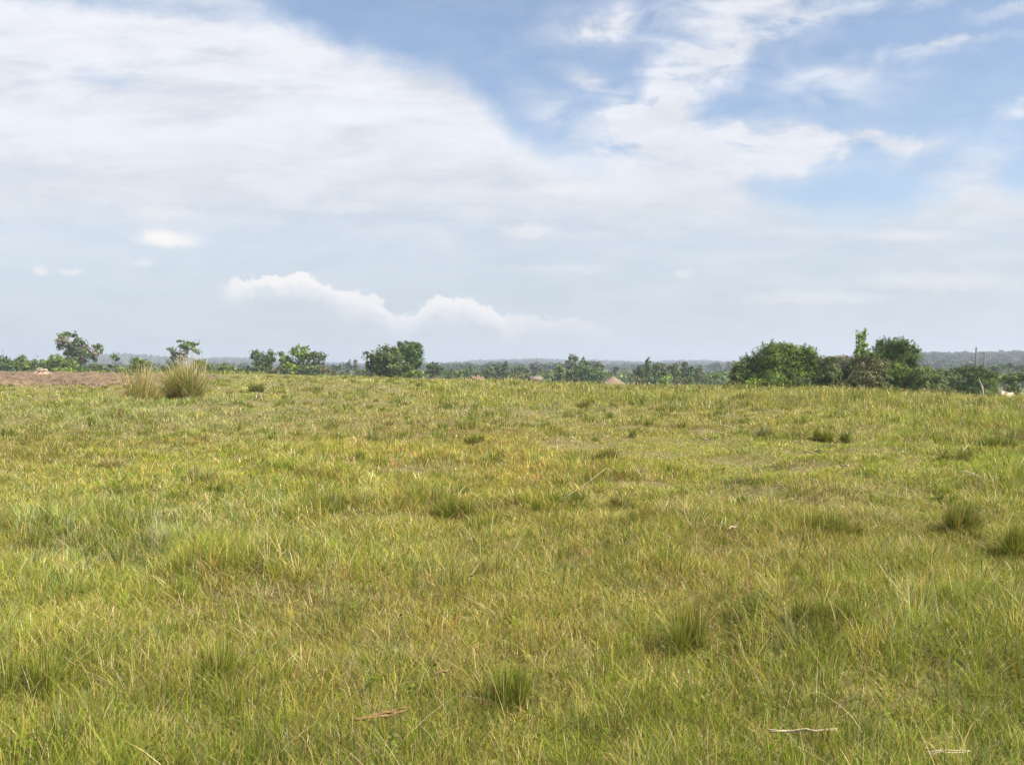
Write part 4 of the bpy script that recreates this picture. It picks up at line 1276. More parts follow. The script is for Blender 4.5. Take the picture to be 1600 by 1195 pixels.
def build_tussocks():
    G = [(DARKG, 0.35), (GREEN, 1.0), (FRESH, 0.9), (OLIVE, 0.7), (STRAW, 0.2), (YELLOW, 0.3), (RUST, 0.15), (BROWN, 0.2)]
    DK = [(DARKG, 0.9), (GREEN, 1.0), (FRESH, 0.4), (OLIVE, 0.4), (BROWN, 0.35), (STRAW, 0.08)]
    PALE = [(GREY, 1.0), (OLIVE, 0.6), (STRAW, 0.6), (GREEN, 0.6), (YELLOW, 0.3)]
    DRY = [(STRAW, 1.2), (YELLOW, 0.6), (OLIVE, 0.5), (BROWN, 0.4), (GREEN, 0.3)]
    RED = [(GREEN, 1.0), (DARKG, 0.45), (RUST, 0.5), (BROWN, 0.6), (OLIVE, 0.7), (STRAW, 0.15)]
    tussock('huge rounded olive grass clump left of centre, at the end of the ploughed strip', 300, 627, 70, 100, [(OLIVE, 1.2), (GREEN, 0.35), (FRESH, 0.9), (YELLOW, 0.7), (STRAW, 0.4), (GREY, 0.9), (RUST, 0.15)], 1900, 0.85, 'tall_grass_clump', 'tall grass clumps beside the ploughed strip', 0.35, 0.5, 110, 'grass clump')
    tussock('tall sparse golden grass clump in front of the round green shrub', 222, 629, 64, 66, [(YELLOW, 0.8), (STRAW, 0.9), (OLIVE, 1.0), (GREY, 0.9), (FRESH, 0.4)], 420, 1.0, 'tall_grass_clump', 'tall grass clumps beside the ploughed strip', 0.25, 0.5, 60, 'grass clump')
    L = [('big rounded green tussock with a shaded left side, near the middle of the photo', 705, 815, 62, 80, G, 1000),
         ('small upright dark green tussock right of the big rounded one', 763, 786, 32, 38, DK, 300),
         ('olive green tussock left of the long leaning straw stalk', 848, 806, 44, 48, G, 380),
         ('narrow green tussock beneath the middle of the leaning straw stalk', 902, 790, 36, 34, DK, 300),
         ('low dark tussock above the tip of the leaning straw stalk', 950, 738, 32, 62, RED, 420),
         ('green tussock with brown foot right below the leaning straw stalk', 968, 800, 44, 56, RED, 420),
         ('pale tipped tussock on the left border of the short turf', 1180, 752, 44, 50, PALE, 420),
         ('small dark leaning tussock below the pale tipped one', 1158, 790, 26, 34, DK, 260),
         ('loose green tussock beside the small dark leaning one', 1200, 818, 36, 52, G, 360),
         ('wide low green tussock below the short turf', 1305, 838, 56, 124, G, 1300),
         ('dark narrow tussock at the right end of the wide low one', 1352, 845, 44, 34, RED, 320),
         ('large tussock with a dark left side, right part of the photo', 1492, 835, 74, 84, RED, 1100),
         ('compact round dark green tussock above the large right hand one', 1472, 775, 26, 44, DK, 360),
         ('lone small upright dark tussock on the turf right of centre', 992, 684, 20, 18, DK, 200),
         ('upright dark green tussock at the upper edge of the short turf', 1276, 690, 36, 42, G, 360),
         ('smaller dark tussock just right of the one above the short turf', 1326, 692, 28, 28, DK, 260),
         ('reddish green tussock with a pale arching stalk, right', 1486, 722, 38, 64, RED, 480),
         ('pale grey green tussock at the left border of the turf, high up', 1194, 682, 26, 34, PALE, 280),
         ('straw coloured tussock left, bleached and drooping', 168, 735, 34, 64, DRY, 460),
         ('light grey green tussock above the dark clods, left', 314, 752, 42, 56, PALE, 460),
         ('low dark green tussock right of the dark clods, left', 338, 772, 22, 40, DK, 300),
         ('small very dark leafy weed at the left edge', 10, 686, 26, 22, DK, 260),
         ('small dark olive clump in the grass, right of the huge rounded clump', 402, 612, 22, 30, DK, 300),
         ('grey green tussock above the rusty grass, left of centre', 570, 690, 32, 46, PALE, 420),
         ('round olive tussock above the rusty grass, in the centre', 742, 692, 22, 34, G, 260),
         ('tussock with a dark hollow at its left in the lower right', 1290, 980, 72, 90, G, 900),
         ('dark green tussock by the right edge, below the large one', 1570, 870, 74, 80, G, 900),
         ('reddish brown tussock low in the right third', 1250, 910, 52, 52, RED, 420),
         ('fresh green tussock low in the centre, right of the brown stalk bundle', 790, 1110, 105, 100, G, 620),
         ('tall grass tussock at the lower left edge', 60, 1090, 120, 120, G, 700),
         ('fresh green tussock below centre left', 335, 1075, 100, 100, G, 620),
         ('coarse green tussock above the short pale stalk, lower right', 1085, 1030, 110, 90, G, 620),
         ('olive tussock on the skyline of the tall grass, right of centre', 1155, 634, 22, 46, RED, 300),
         ('brownish tussock in the tall grass left of the thicket', 905, 640, 24, 50, RED, 320),
         ('dark tussock in the tall grass under the thicket', 1375, 660, 20, 44, RED, 300),
         ('dark green tussock by the turf corner, far right', 1560, 700, 34, 60, DK, 420)]
    for lab, px, py, h, w, p, n in L:
        tussock(lab, px, py, h, w, p, n, 0.8, blade_w=0.55)


def build_small():
    # stalks and sticks lying about
    lying_stalk('fallen_stalk', 'thick pale dry stalk lying flat at the lower right', (1203, 1139), (1313, 1133), 0.012, M_STRAW, 0.085, strands=3)
    lying_stalk('fallen_stalk', 'thin pale crooked stalk near the lower right corner', (1447, 1173), (1523, 1165), 0.008, M_STRAW, 0.08, strands=2)
    lying_stalk('fallen_stalk_bundle', 'brown bundle of dead stalks, bottom left of centre', (558, 1122), (636, 1103), 0.013, M_BROWNSTALK, 0.075, strands=5, cat='stalk bundle')
    lying_stalk('fallen_stalk', 'small brown stalk above the brown bundle', (680, 1043), (702, 1032), 0.012, M_BROWNSTALK, 0.16, strands=2)
    g = 'small pale dry stalks lying on the short turf'
    for lab, a, b, th in [('short white stalk pointing up to the right on the short turf', (1259, 715), (1269, 709), 0.030),
                          ('short pale stalk lying level, right of the white one', (1308, 718), (1316, 717), 0.03),
                          ('pale stalk lying level below the white one', (1262, 722), (1274, 724), 0.03),
                          ('lowest of the four little stalks on the short turf', (1320, 729), (1327, 731), 0.026),
                          ('long pale double stalk on the turf towards the right edge', (1500, 750), (1527, 752), 0.030),
                          ('thin pale stalk below the double stalk', (1516, 757), (1534, 758), 0.022),
                          ('pale stalk at the very right edge of the turf', (1586, 743), (1602, 744), 0.024),
                          ('pale stalk on the turf just below the tall grass, right of centre', (1130, 667), (1148, 668), 0.035),
                          ('tiny pale stalk, upper left border of the short turf', (1099, 685), (1106, 686), 0.035),
                          ('white chip lying on the turf, centre', (893, 692), (899, 692), 0.040),
                          ('pale stalk in the grass below the reddish tussock', (1137, 822), (1156, 817), 0.016),
                          ('white stick on the grass below the twin crowned tree', (520, 623), (541, 626), 0.06)]:
        lying_stalk('dry_stalk', lab, a, b, th, M_STRAW, 0.07, g)
    # long leaning straw
    limb_object('leaning_stalk', 'long thin straw stalk leaning to the upper right in the middle of the photo', 'stalk', 868, 800,
                [([(868, 800, 0), (890, 783, 2), (920, 764, 5), (948, 742, 8)], 0.008)], M_STRAW)
    limb_object('leaning_stalk', 'thin yellow stalk leaning at the right edge beside the turf', 'stalk', 1578, 742,
                [([(1578, 742, 0), (1588, 733, 0), (1598, 722, 2), (1604, 712, 2)], 0.012)], M_STRAW)
    limb_object('arching_stalk', 'pale arching dry stalk over the reddish green tussock', 'stalk', 1500, 716,
                [([(1500, 716, 0), (1506, 704, 0), (1514, 696, 2), (1520, 699, 4)], 0.016)], M_STRAW)
    limb_object('dead_branch', 'forked pale dead branch in the grass right of the huge rounded clump', 'branch', 406, 634,
                [([(401, 631, 0), (408, 625, 0), (415, 618, 1), (424, 610, 2)], 0.025), ([(408, 640, 0), (410, 632, 0), (406, 622, 0)], 0.018), ([(412, 636, 0), (405, 630, 2), (398, 618, 3)], 0.016)], M_PALEBARK)
    limb_object('dead_twigs', 'little fan of white dead twigs right of the huge rounded clump', 'twigs', 362, 622,
                [([(355, 621, 0), (357, 615, 0), (357, 611, 0)], 0.025), ([(355, 621.5, 0), (362, 619, 0), (368, 616, 0), (367, 610, 0)], 0.025), ([(362, 619, 0), (372, 617, 0), (376, 614, 0)], 0.02)], M_PALEBARK)
    # bare leaning stump by the cattle
    x, y, z = at(1535, 66)
    s = 66 / F
    zt = CAM_H + (HZ - 592) * s - z
    tb = [tube([(3 * s, 0, -0.3), (0.5 * s, 0, zt - 0.75), (-2 * s, 0, zt - 0.35), (-5.5 * s, 0, zt)], [0.09, 0.07, 0.05, 0.015], 7), tube([(0.5 * s, 0, zt - 0.8), (2 * s, 0.1, zt - 0.6), (3.2 * s, 0.2, zt - 0.7)], [0.05, 0.04, 0.02], 6)]
    V, Q, T = join_tubes(tb)
    o = link('bare_stump', mesh_np('bare_stump', V, [Q, T], mat=M_PALEBARK, smooth=True))
    o.location = (x, y, z)
    tag(o, 'bare grey leaning stump sticking out of the grass left of the cow', 'stump')
    # dark clods
    for lab, px, py, r in [('dark earth clod under the light grey green tussock, left', 306, 752, 0.05), ('dark earth clod lying at the foot of tufts, lower left', 250, 815, 0.04), ('small dark earth clod on the short turf by the little stalks', 1281, 708, 0.07)]:
        x, y, z = ground_at(px, py)
        nu, nv = 14, 8
        vs = []
        for j in range(nv + 1):
            for i in range(nu):
                a, b = 2 * math.pi * i / nu, math.pi * j / nv
                v = np.array([math.cos(a) * math.sin(b), math.sin(a) * math.sin(b), math.cos(b)])
                k = 0.75 + 0.5 * float(vnoise(np.array([v[0] * 2 + px]), np.array([v[1] * 2 + v[2] * 3]), 5)[0])
                vs.append(v * np.array([1.3, 1, 0.7]) * r * k)
        q = [(j * nu + i, j * nu + (i + 1) % nu, (j + 1) * nu + (i + 1) % nu, (j + 1) * nu + i) for j in range(nv) for i in range(nu)]
        o = link('earth_clod', mesh_np('earth_clod', np.array(vs), [np.array(q)], mat=solid_material('dark_earth', (0.035, 0.025, 0.015), (0.09, 0.06, 0.04), 8), smooth=False))
        o.location = (x, y, z + r * 0.3)
        tag(o, lab, 'clod', 'dark earth clods in the pasture')


def build_mound():
    D = 128.0
    x, y, z = at(66, D)
    s = D / F
    root = empty('earth_mound', (x, y, z))
    tag(root, 'pale heap of earth and dry roots on the ploughed soil, far left', 'mound')
    n, m = 48, 20
    V = [(0, 0, 10.5 * s)]
    for j in range(1, m + 1):
        for i in range(n):
            a = 2 * math.pi * i / n
            t = j / m
            k = 1 + 0.5 * (float(fbm(np.array([math.cos(a) * 1.5 + 5 + t]), np.array([math.sin(a) * 1.5 + 3 * t]), 0.8, 3, 15)[0]) - 0.5)
            rx = 17 * s * t * k
            h = 10.5 * s * (1 - t) ** 0.8 * (0.75 + 0.5 * float(fbm(np.array([rx * math.cos(a) * 3 + 9]), np.array([rx * math.sin(a) * 3]), 1.0, 3, 4)[0]))
            V.append((rx * math.cos(a), rx * math.sin(a) * 0.8, h - (0.3 if j == m else 0) + 0.1))
    T = [(0, 1 + i, 1 + (i + 1) % n) for i in range(n)]
    Q = [(1 + (j - 1) * n + i, 1 + j * n + i, 1 + j * n + (i + 1) % n, 1 + (j - 1) * n + (i + 1) % n) for j in range(1, m) for i in range(n)]
    link('heap', mesh_np('heap', np.array(V), [np.array(Q), np.array(T)], mat=solid_material('heap_earth', (0.17, 0.10, 0.06), (0.42, 0.30, 0.20), 1.5, bump=0.8)), root)
    r = random.Random(3)
    tb = []
    for i in range(26):
        a = r.uniform(-1, 1)
        p = Vector((a * 14 * s, r.uniform(-1, -0.3) * 6 * s, 11 * s * (1 - abs(a)) + r.uniform(-2, 1.5) * s))
        d = Vector((r.uniform(-1, 1), r.uniform(-1, 0.2), r.uniform(-0.5, 0.7))).normalized() * r.uniform(3, 6) * s
        tb.append(tube([p - d, p, p + d + Vector((0, 0, -0.1))], [0.05, 0.09, 0.03], 5))
    for i in range(5):
        a = r.uniform(-0.35, 0.55)
        p = Vector((a * 14 * s, -3 * s, 12.0 * s * (1 - abs(a) * 0.6)))
        tb.append(tube([p + Vector((-3.2 * s, 0, -0.5 * s)), p + Vector((-1 * s, 0, 0.6 * s)), p + Vector((1.5 * s, 0, 0.4 * s)), p + Vector((3.4 * s, 0, -1.2 * s))], [0.06, 0.17, 0.17, 0.05], 7))
    V, Q, T = join_tubes(tb)
    link('dry_roots', mesh_np('dry_roots', V, [Q, T], mat=M_CLAY, smooth=True), root)


def build_hut():
    D = 150.0
    s = D / F
    x, y, z = at(958, D)
    root = empty('round_hut', (x, y, z))
    tag(root, 'round hut with a conical thatched roof showing above the grass', 'hut')
    peak = CAM_H + (HZ - 587.5) * s - z
    R = 19.5 * s
    eave = peak - 12.5 * s
    n, m = 64, 14
    V = []
    for j in range(m + 1):
        for i in range(n):
            a = 2 * math.pi * i / n
            t = j / m
            k = 1 + 0.035 * math.sin(i * 5.3 + j * 1.7) * t + 0.02 * math.sin(i * 2.1 + j * 3.3)
            rr = (0.03 + (R - 0.03) * t ** 1.05) * k
            V.append((rr * math.cos(a), rr * math.sin(a), peak - (peak - eave) * t + 0.03 * math.sin(i * 7.7 + j * 5) * t))
    base = len(V)
    for i in range(n):
        a = 2 * math.pi * i / n
        V.append((R * 0.93 * math.cos(a), R * 0.93 * math.sin(a), eave - 0.14))
    V.append((0, 0, peak + 0.12))
    V.append((0, 0, eave + 0.3))
    Q = [(j * n + i, (j + 1) * n + i, (j + 1) * n + (i + 1) % n, j * n + (i + 1) % n) for j in range(m + 1) for i in range(n)]
    T = [(len(V) - 2, i, (i + 1) % n) for i in range(n)] + [(len(V) - 1, base + (i + 1) % n, base + i) for i in range(n)]
    roof = link('roof', mesh_np('roof', np.array(V), [np.array(Q), np.array(T)], mat=M_THATCH), root)
    V, Q, T = tube([(0, 0, peak - 0.1), (0.02, 0, peak + 0.15), (0.0, 0, peak + 0.24)], [0.16, 0.12, 0.05], 8)
    link('roof_cap', mesh_np('roof_cap', V, [Q, T], mat=M_THATCH), roof)
    V, Q, T = tube([(0, 0, -0.3), (0, 0, eave * 0.5), (0, 0, eave + 0.15)], [R * 0.78, R * 0.78, R * 0.78], 40)
    link('wall', mesh_np('wall', V, [Q, T], mat=M_MUD), root)
    V, Q, T = tube([(0.3, -R * 0.79, 0.9), (0.3, -R * 0.8, 0.9)], [0.4, 0.4], 4)
    dv = np.array([(-0.4, -R * 0.80, 0), (0.4, -R * 0.80, 0), (0.4, -R * 0.80, eave - 0.15), (-0.4, -R * 0.80, eave - 0.15), (-0.4, -R * 0.72, 0), (0.4, -R * 0.72, 0), (0.4, -R * 0.72, eave - 0.15), (-0.4, -R * 0.72, eave - 0.15)])
    dq = np.array([(0, 1, 2, 3), (5, 4, 7, 6), (4, 0, 3, 7), (1, 5, 6, 2), (3, 2, 6, 7)])
    link('door', mesh_np('door', dv, [dq], mat=M_BARK), root)


def gable_house(name, label, cat, px, D, wpx, ridge_row, eave_row, roof_mat, wall_mat, depth=6.0, rz=0.0, group=None, windows=1):
    s = D / F
    x, y, z = at(px, D)
    root = empty(name, (x, y, z), rz)
    tag(root, label, cat, group)
    w = wpx * s / 2
    zr = CAM_H + (HZ - ridge_row) * s - z
    ze = CAM_H + (HZ - eave_row) * s - z
    d = depth / 2
    ov = 0.25
    t = 0.10
    V = np.array([(-w, -d, -0.4), (w, -d, -0.4), (w, d, -0.4), (-w, d, -0.4), (-w, -d, ze), (w, -d, ze), (w, d, ze), (-w, d, ze), (-w, 0, zr - 0.06), (w, 0, zr - 0.06)])
    Q = np.array([(0, 1, 5, 4), (2, 3, 7, 6)])
    link('wall', mesh_np('wall', V, [Q, np.array([(0, 4, 7, 3), (1, 2, 6, 5)]), np.array([(4, 8, 7), (5, 6, 9)])], mat=wall_mat), root)
    sl = (zr - ze) / d
    P = []
    for dz in (0.0, t):
        P += [(-w - ov, -d - ov, ze - sl * ov + dz), (w + ov, -d - ov, ze - sl * ov + dz), (w + ov, 0, zr + dz), (-w - ov, 0, zr + dz), (w + ov, d + ov, ze - sl * ov + dz), (-w - ov, d + ov, ze - sl * ov + dz)]
    Q = [(0, 1, 2, 3), (3, 2, 4, 5), (6, 9, 8, 7), (9, 11, 10, 8), (0, 6, 7, 1), (4, 10, 11, 5), (0, 3, 9, 6), (3, 5, 11, 9), (1, 7, 8, 2), (2, 8, 10, 4)]
    link('roof', mesh_np('roof', np.array(P), [np.array(Q)], mat=roof_mat), root)
    hh = max(ze, 1.2)
    for k in range(windows):
        cx = (-0.5 + k) * w if windows > 1 else 0.3 * w
        a = 0.45
        WV = np.array([(cx - a, -d - 0.03, hh * 0.45), (cx + a, -d - 0.03, hh * 0.45), (cx + a, -d - 0.03, hh * 0.8), (cx - a, -d - 0.03, hh * 0.8), (cx - a, -d + 0.1, hh * 0.45), (cx + a, -d + 0.1, hh * 0.45), (cx + a, -d + 0.1, hh * 0.8), (cx - a, -d + 0.1, hh * 0.8)])
        link('window', mesh_np('window', WV, [np.array([(0, 1, 2, 3), (4, 0, 3, 7), (1, 5, 6, 2), (3, 2, 6, 7), (0, 4, 5, 1)])], mat=M_DARK), root)
    return root


def build_houses():
    gable_house('tin_roofed_house', 'low house with a brownish sheet roof, centre right beyond the grass', 'house', 836, 170, 15, 588.5, 592.5, M_TIN, M_MUD, 5.0, 0.1, windows=2)
    hs = 'tiny pale houses on the distant hillside'
    for lab, px, D, row, w in [('tiny white house on the far hill left of the big right hand thicket', 1139, 1500, 573.0, 4.5),
                               ('tiny white roofed house on the far hill above the red soil bank', 744, 2000, 569.0, 7),
                               ('tiny pale roof on the left hillside, right of the flat topped tree', 362, 2100, 566.5, 6),
                               ('tiny pale house on the left hillside, next to the flat topped tree', 344, 2200, 565.5, 5)]:
        s = D / F
        x, y, z = at(px, D)
        gb = HZ + (CAM_H - z) / s
        gable_house('far_house', lab, 'house', px, D, w, gb - 4.5 / s if False else min(row - 1.5, gb - 3.2 / s), min(row, gb - 2.2 / s), M_WHITEWALL, M_WHITEWALL, 7.0, 0.3, hs)
    # red soil bank
    D = 180
    s = D / F
    x, y, z = at(746, D)
    root = link('soil_bank', None) if False else None
    n, m = 40, 8
    V = []
    for j in range(m + 1):
        for i in range(n + 1):
            u = i / n * 2 - 1
            v = j / m * 2 - 1
            hgt = (1 - u ** 4) ** 0.5 * (1 - v * v) ** 0.5 if abs(u) < 1 and abs(v) < 1 else 0
            k = float(fbm(np.array([u * 6 + 3.0]), np.array([v * 3.0]), 1.0, 3, 19)[0])
            top = CAM_H + (HZ - 589.8) * s - z
            V.append((u * 15 * s, v * 3.0, -0.2 + (top + 0.2) * hgt * (0.75 + 0.5 * k)))
    Q = [(j * (n + 1) + i, j * (n + 1) + i + 1, (j + 1) * (n + 1) + i + 1, (j + 1) * (n + 1) + i) for j in range(m) for i in range(n)]
    o = link('soil_bank', mesh_np('soil_bank', np.array(V), [np.array(Q)], mat=solid_material('red_soil', (0.20, 0.11, 0.07), (0.32, 0.20, 0.13), 1.2), smooth=True))
    o.location = (x, y, z)
    tag(o, 'low reddish soil bank showing just above the grass, centre', 'earth bank')


def build_poles():
    for lab, px, top, D, arm in [('taller left one of two wooden power poles at the right', 1525, 543, 190, False),
                                 ('shorter right one of two power poles, with a dark head', 1538, 550, 215, True)]:
        s = D / F
        x, y, z = at(px, D)
        root = empty('power_pole', (x, y, z))
        tag(root, lab, 'pole', 'wooden power poles above the bushes at the right')
        H = CAM_H + (HZ - top) * s - z
        V, Q, T = tube([(0, 0, -0.5), (0, 0, H * 0.5), (0.03, 0, H)], [0.26, 0.23, 0.18], 10)
        link('post', mesh_np('post', V, [Q, T], mat=M_POLE, smooth=True), root)
        tb = []
        if arm:
            tb.append(tube([(-0.35, -0.1, H - 0.35), (0.35, -0.1, H - 0.35)], [0.07, 0.07], 4))
            for q in (-0.3, 0.3):
                tb.append(tube([(q, -0.1, H - 0.3), (q, -0.1, H - 0.05)], [0.06, 0.05], 8))
        else:
            tb.append(tube([(-0.25, -0.1, H - 0.9), (0.25, -0.1, H - 0.9)], [0.05, 0.05], 4))
            tb.append(tube([(0, 0, H - 0.05), (0, 0, H + 0.18)], [0.05, 0.04], 8))
        ca = link('crossarm', mesh_np('crossarm', tb[0][0], [tb[0][1], tb[0][2]], mat=M_DARK), root)
        for q in tb[1:]:
            link('insulator', mesh_np('insulator', q[0], [q[1], q[2]], mat=M_DARK), ca)


def skin_mesh(name, verts, edges, radii, mat, parent, root_i=0, sub=2):
    me = bpy.data.meshes.new(name)
    me.from_pydata(verts, edges, [])
    me.update()
    o = link(name, me, parent)
    sk = o.modifiers.new('skin', 'SKIN')
    sk.use_smooth_shade = True
    for i, r in enumerate(radii):
        v = me.skin_vertices[0].data[i]
        v.radius = r if isinstance(r, tuple) else (r, r)
        v.use_root = (i == root_i)
    ss = o.modifiers.new('subsurf', 'SUBSURF')
    ss.levels = sub
    ss.render_levels = sub
    me.materials.append(mat)
    return o


def cow(label, px, D, size, face, z_off=0.0):
    """a pale cow lying in the grass; face=-1 head to the left"""
    x, y, z = at(px, D)
    root = empty('cow', (x, y, z + z_off), 0.85)
    tag(root, label, 'cow')
    k = size
    f = -1
    V = [(0.75, 0, 0.55), (0.35, 0, 0.60), (-0.10, 0, 0.60), (-0.50, 0, 0.66), (-0.62, 0, 0.84),      # rump .. hump
         (-0.85, 0, 0.86), (-1.05, -0.02, 0.98), (-1.22, -0.03, 0.96), (-1.40, -0.05, 0.84), (-1.50, -0.05, 0.78),   # neck, head, muzzle
         (0.70, -0.26, 0.32), (0.25, -0.38, 0.28), (0.62, -0.42, 0.10), (0.25, -0.46, 0.06),            # folded hind leg
         (0.70, 0.26, 0.32), (0.25, 0.38, 0.28), (0.62, 0.42, 0.10),
         (-0.50, -0.22, 0.36), (-0.85, -0.30, 0.20), (-0.60, -0.34, 0.07), (-0.45, -0.34, 0.06),           # folded fore leg
         (-0.50, 0.22, 0.36), (-0.85, 0.30, 0.20), (-0.60, 0.34, 0.07),
         (0.92, 0, 0.55), (1.0, -0.05, 0.3), (0.98, -0.08, 0.08)]
    Eg = [(0, 1), (1, 2), (2, 3), (3, 4), (3, 5), (5, 6), (6, 7), (7, 8), (8, 9), (0, 10), (10, 11), (11, 12), (12, 13), (0, 14), (14, 15), (15, 16),
          (3, 17), (17, 18), (18, 19), (19, 20), (3, 21), (21, 22), (22, 23), (0, 24), (24, 25), (25, 26)]
    R = [0.27, 0.33, 0.36, 0.31, 0.14, 0.20, 0.15, 0.14, 0.10, 0.085, 0.17, 0.11, 0.055, 0.05, 0.17, 0.11, 0.055, 0.13, 0.075, 0.05, 0.045, 0.13, 0.075, 0.05, 0.05, 0.025, 0.03]
    V = [tuple(c * k for c in v) for v in V]
    body = skin_mesh('body', V, Eg, [r * k for r in R], M_HIDE, root, 2)
    for sgn in (-1, 1):
        vv, q, t = tube([(-1.12 * k, sgn * 0.10 * k, 1.07 * k), (-1.10 * k, sgn * 0.22 * k, 1.16 * k), (-1.16 * k, sgn * 0.26 * k, 1.32 * k)], [0.035 * k, 0.028 * k, 0.008 * k], 7)
        link('horn', mesh_np('horn', vv, [q, t], mat=M_HORN, smooth=True), root)
        vv, q, t = tube([(-1.06 * k, sgn * 0.13 * k, 1.0 * k), (-1.05 * k, sgn * 0.22 * k, 0.98 * k), (-1.05 * k, sgn * 0.32 * k, 0.93 * k)], [0.03 * k, 0.06 * k, 0.015 * k], 7)
        link('ear', mesh_np('ear', vv, [q, t], mat=M_HIDE, smooth=True), root)
        vv, q, t = tube([(-1.26 * k, sgn * 0.105 * k, 1.0 * k), (-1.27 * k, sgn * 0.14 * k, 1.0 * k)], [0.022 * k, 0.018 * k], 7)
        link('eye', mesh_np('eye', vv, [q, t], mat=M_DARK, smooth=True), root)
    return root


def build_cattle():
    cow('cream coloured cow resting in the grass near the right edge, head to the left', 1573, 58, 0.98, -1)


def build_woodland():
    """trees on the hills and in the far lowland: nobody could count them"""
    r = rng
    N = 15000
    px = r.uniform(-250, 1850, N)
    R = np.interp(px, HILL_PX, HILL_R)
    u = r.random(N)
    D = R * (0.22 + 0.86 * u ** 0.7)
    ridge = r.random(N) < 0.25
    D = np.where(ridge, R * r.uniform(0.96, 1.03, N), D)
    y = D
    x = (px - 800) / F * D
    k = fbm(x, y, 130, 3, 61) > (0.42 - 0.12 * ridge)
    k |= r.random(N) < 0.12
    # the lowland view line between crest and hills stays open enough
    k &= (D > 420)
    x, y, ridge = x[k], y[k], ridge[k]
    n = len(x)
    z = terrain(x, y)
    H = r.uniform(4, 9, n) * np.where(ridge, r.uniform(0.6, 1.3, n), 1.0)
    W = H * r.uniform(0.35, 0.75, n)
    per = 26
    idx = np.repeat(np.arange(n), per)
    m = len(idx)
    d = r.normal(0, 1, (m, 3))
    d /= np.linalg.norm(d, axis=1, keepdims=True)
    rad = r.random((m, 1)) ** 0.4
    P = np.stack([x[idx], y[idx], z[idx] + H[idx] * 0.55], -1) + d * rad * np.stack([W[idx], W[idx], H[idx] * 0.5], -1)
    base = pick(n, pal(((0.045, 0.07, 0.03), 1), ((0.07, 0.095, 0.04), 0.8), ((0.10, 0.12, 0.05), 0.3), ((0.03, 0.045, 0.02), 0.5)))
    col = base[idx] * r.normal(1, 0.18, (m, 1)).clip(0.5, 1.6)
    size = W[idx] * 0.75 * r.uniform(0.6, 1.2, m)
    V, C, q = leaves(P, d + r.normal(0, 0.4, (m, 3)), size, col, 0.9)
    o = link('hillside_woodland', mesh_np('hillside_woodland', V, [q], C, M_FAR))
    tag(o, 'woodland and hedges covering the distant hills', 'woodland', kind='stuff')


def build_scrub():
    """hedges and scrub in the lowland behind the crest, read as one mass"""
    r = rng
    N = 5200
    px = r.uniform(-150, 1750, N)
    D = 215 * (640 / 215) ** r.random(N)
    x, y = (px - 800) / F * D, D
    k = (fbm(x, y * 2.2, 60, 3, 91) > 0.50) & (px > 300) | (D > 260) & (fbm(x, y, 60, 3, 95) > 0.42)
    x, y = x[k], y[k]
    n = len(x)
    z = terrain(x, y)
    H = r.uniform(1.8, 4.2, n) * r.uniform(0.7, 1.25, n)
    W = H * r.uniform(0.6, 1.1, n)
    per = 34
    idx = np.repeat(np.arange(n), per)
    m = len(idx)
    d = r.normal(0, 1, (m, 3))
    d /= np.linalg.norm(d, axis=1, keepdims=True)
    P = np.stack([x[idx], y[idx], z[idx] + H[idx] * 0.45], -1) + d * r.random((m, 1)) ** 0.4 * np.stack([W[idx], W[idx], H[idx] * 0.55], -1)
    base = pick(n, P_MID + P_OLIVE + P_DARK + [(np.array((0.20, 0.17, 0.09)), 0.6)])
    col = base[idx] * r.normal(1, 0.18, (m, 1)).clip(0.5, 1.6)
    V, C, q = leaves(P, d + r.normal(0, 0.4, (m, 3)), W[idx] * 0.42 * r.uniform(0.6, 1.2, m), col, 0.8)
    o = link('lowland_scrub', mesh_np('lowland_scrub', V, [q], C, M_LEAF))
    tag(o, 'scrub and hedges in the low ground beyond the pasture', 'scrub', kind='stuff')


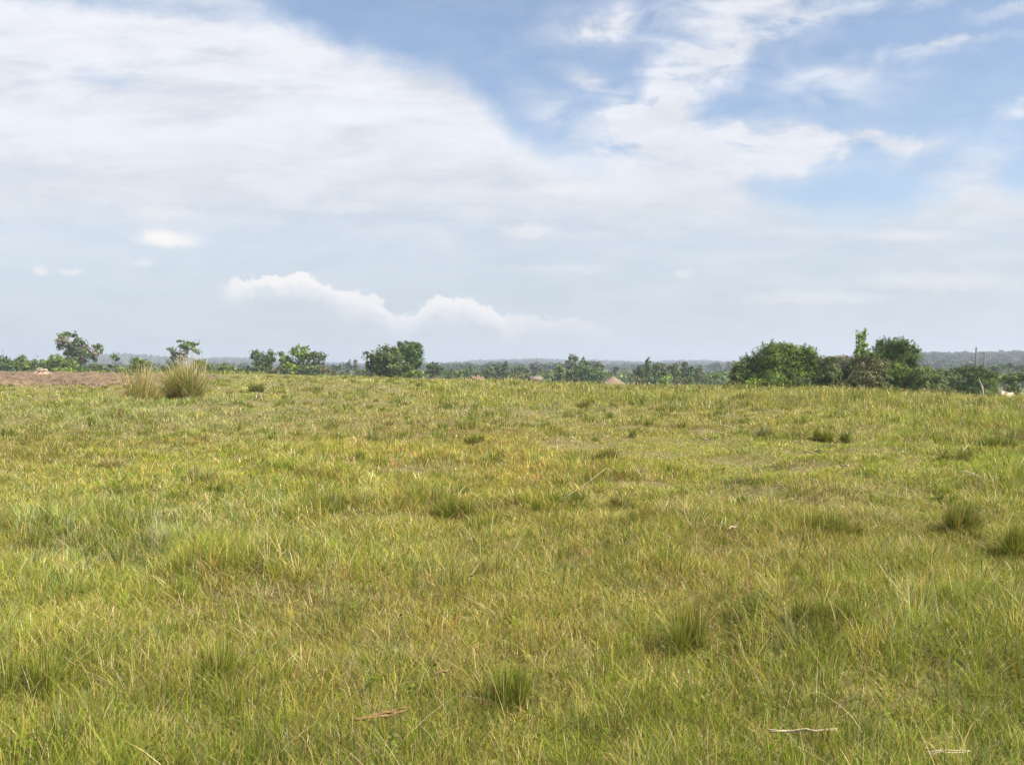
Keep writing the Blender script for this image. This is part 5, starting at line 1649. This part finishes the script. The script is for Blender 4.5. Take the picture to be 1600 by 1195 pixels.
def build_ground_cover():
    """rank weeds along the foot of thicket and hedges: a mass without single plants"""
    r = rng
    parts = []
    for (p0, p1, D0, D1, n, hh) in [(0, 420, 150, 175, 2600, 0.5), (1130, 1470, 56, 60, 5200, 0.36)]:
        px = r.uniform(p0, p1, n)
        y = r.uniform(D0, D1, n)
        x = (px - 800) / F * y
        kk = ~in_field(x, y)
        x, y = x[kk], y[kk]
        root = np.stack([x, y, terrain(x, y)], -1)
        m = len(x)
        h = hh * r.uniform(0.5, 1.6, m)
        c = pick(m, [(GREEN, 1), (FRESH, 0.6), (OLIVE, 0.8), (DARKG, 0.8), (YELLOW, 0.2), (BROWN, 0.3)])
        parts.append(blades(root, r.uniform(0, 6.283, m), h, r.uniform(0.1, 0.7, m), r.uniform(0, 0.3, m), y / PXR * 1.6 * r.uniform(0.6, 1.2, m), c, 2))
    V, C, q, t = merge(parts)
    o = link('weeds', mesh_np('weeds', V, [q, t], C, M_GRASS))
    tag(o, 'rank green weeds along the foot of the hedge and thicket', 'weeds', kind='stuff')


def build_haze():
    s = 4300.0
    top, bot = 75.0, -12.0
    V = np.array([(-s, -600, bot), (s, -600, bot), (s, 5200, bot), (-s, 5200, bot), (-s, -600, top), (s, -600, top), (s, 5200, top), (-s, 5200, top)])
    # sits outside everything it hazes: the ground beyond it is hidden behind the hills
    Q = np.array([(0, 3, 2, 1), (4, 5, 6, 7), (0, 1, 5, 4), (1, 2, 6, 5), (2, 3, 7, 6), (3, 0, 4, 7)])
    m = bpy.data.materials.new('haze_air')
    m.use_nodes = True
    t = m.node_tree
    t.nodes.clear()
    v = t.nodes.new('ShaderNodeVolumePrincipled')
    v.inputs['Color'].default_value = (0.84, 0.91, 1.0, 1)
    v.inputs['Density'].default_value = HAZE
    v.inputs['Anisotropy'].default_value = 0.1
    o = t.nodes.new('ShaderNodeOutputMaterial')
    t.links.new(v.outputs[0], o.inputs['Volume'])
    ob = link('haze', mesh_np('haze', V, [Q], mat=m))
    tag(ob, 'thin pale air haze over the whole plain', 'haze', kind='stuff')


HAZE = 0.00042
build_woodland()
build_scrub()
build_ground_cover()
build_plants()
build_tussocks()
build_small()
build_mound()
build_hut()
build_houses()
build_poles()
build_cattle()
build_haze()
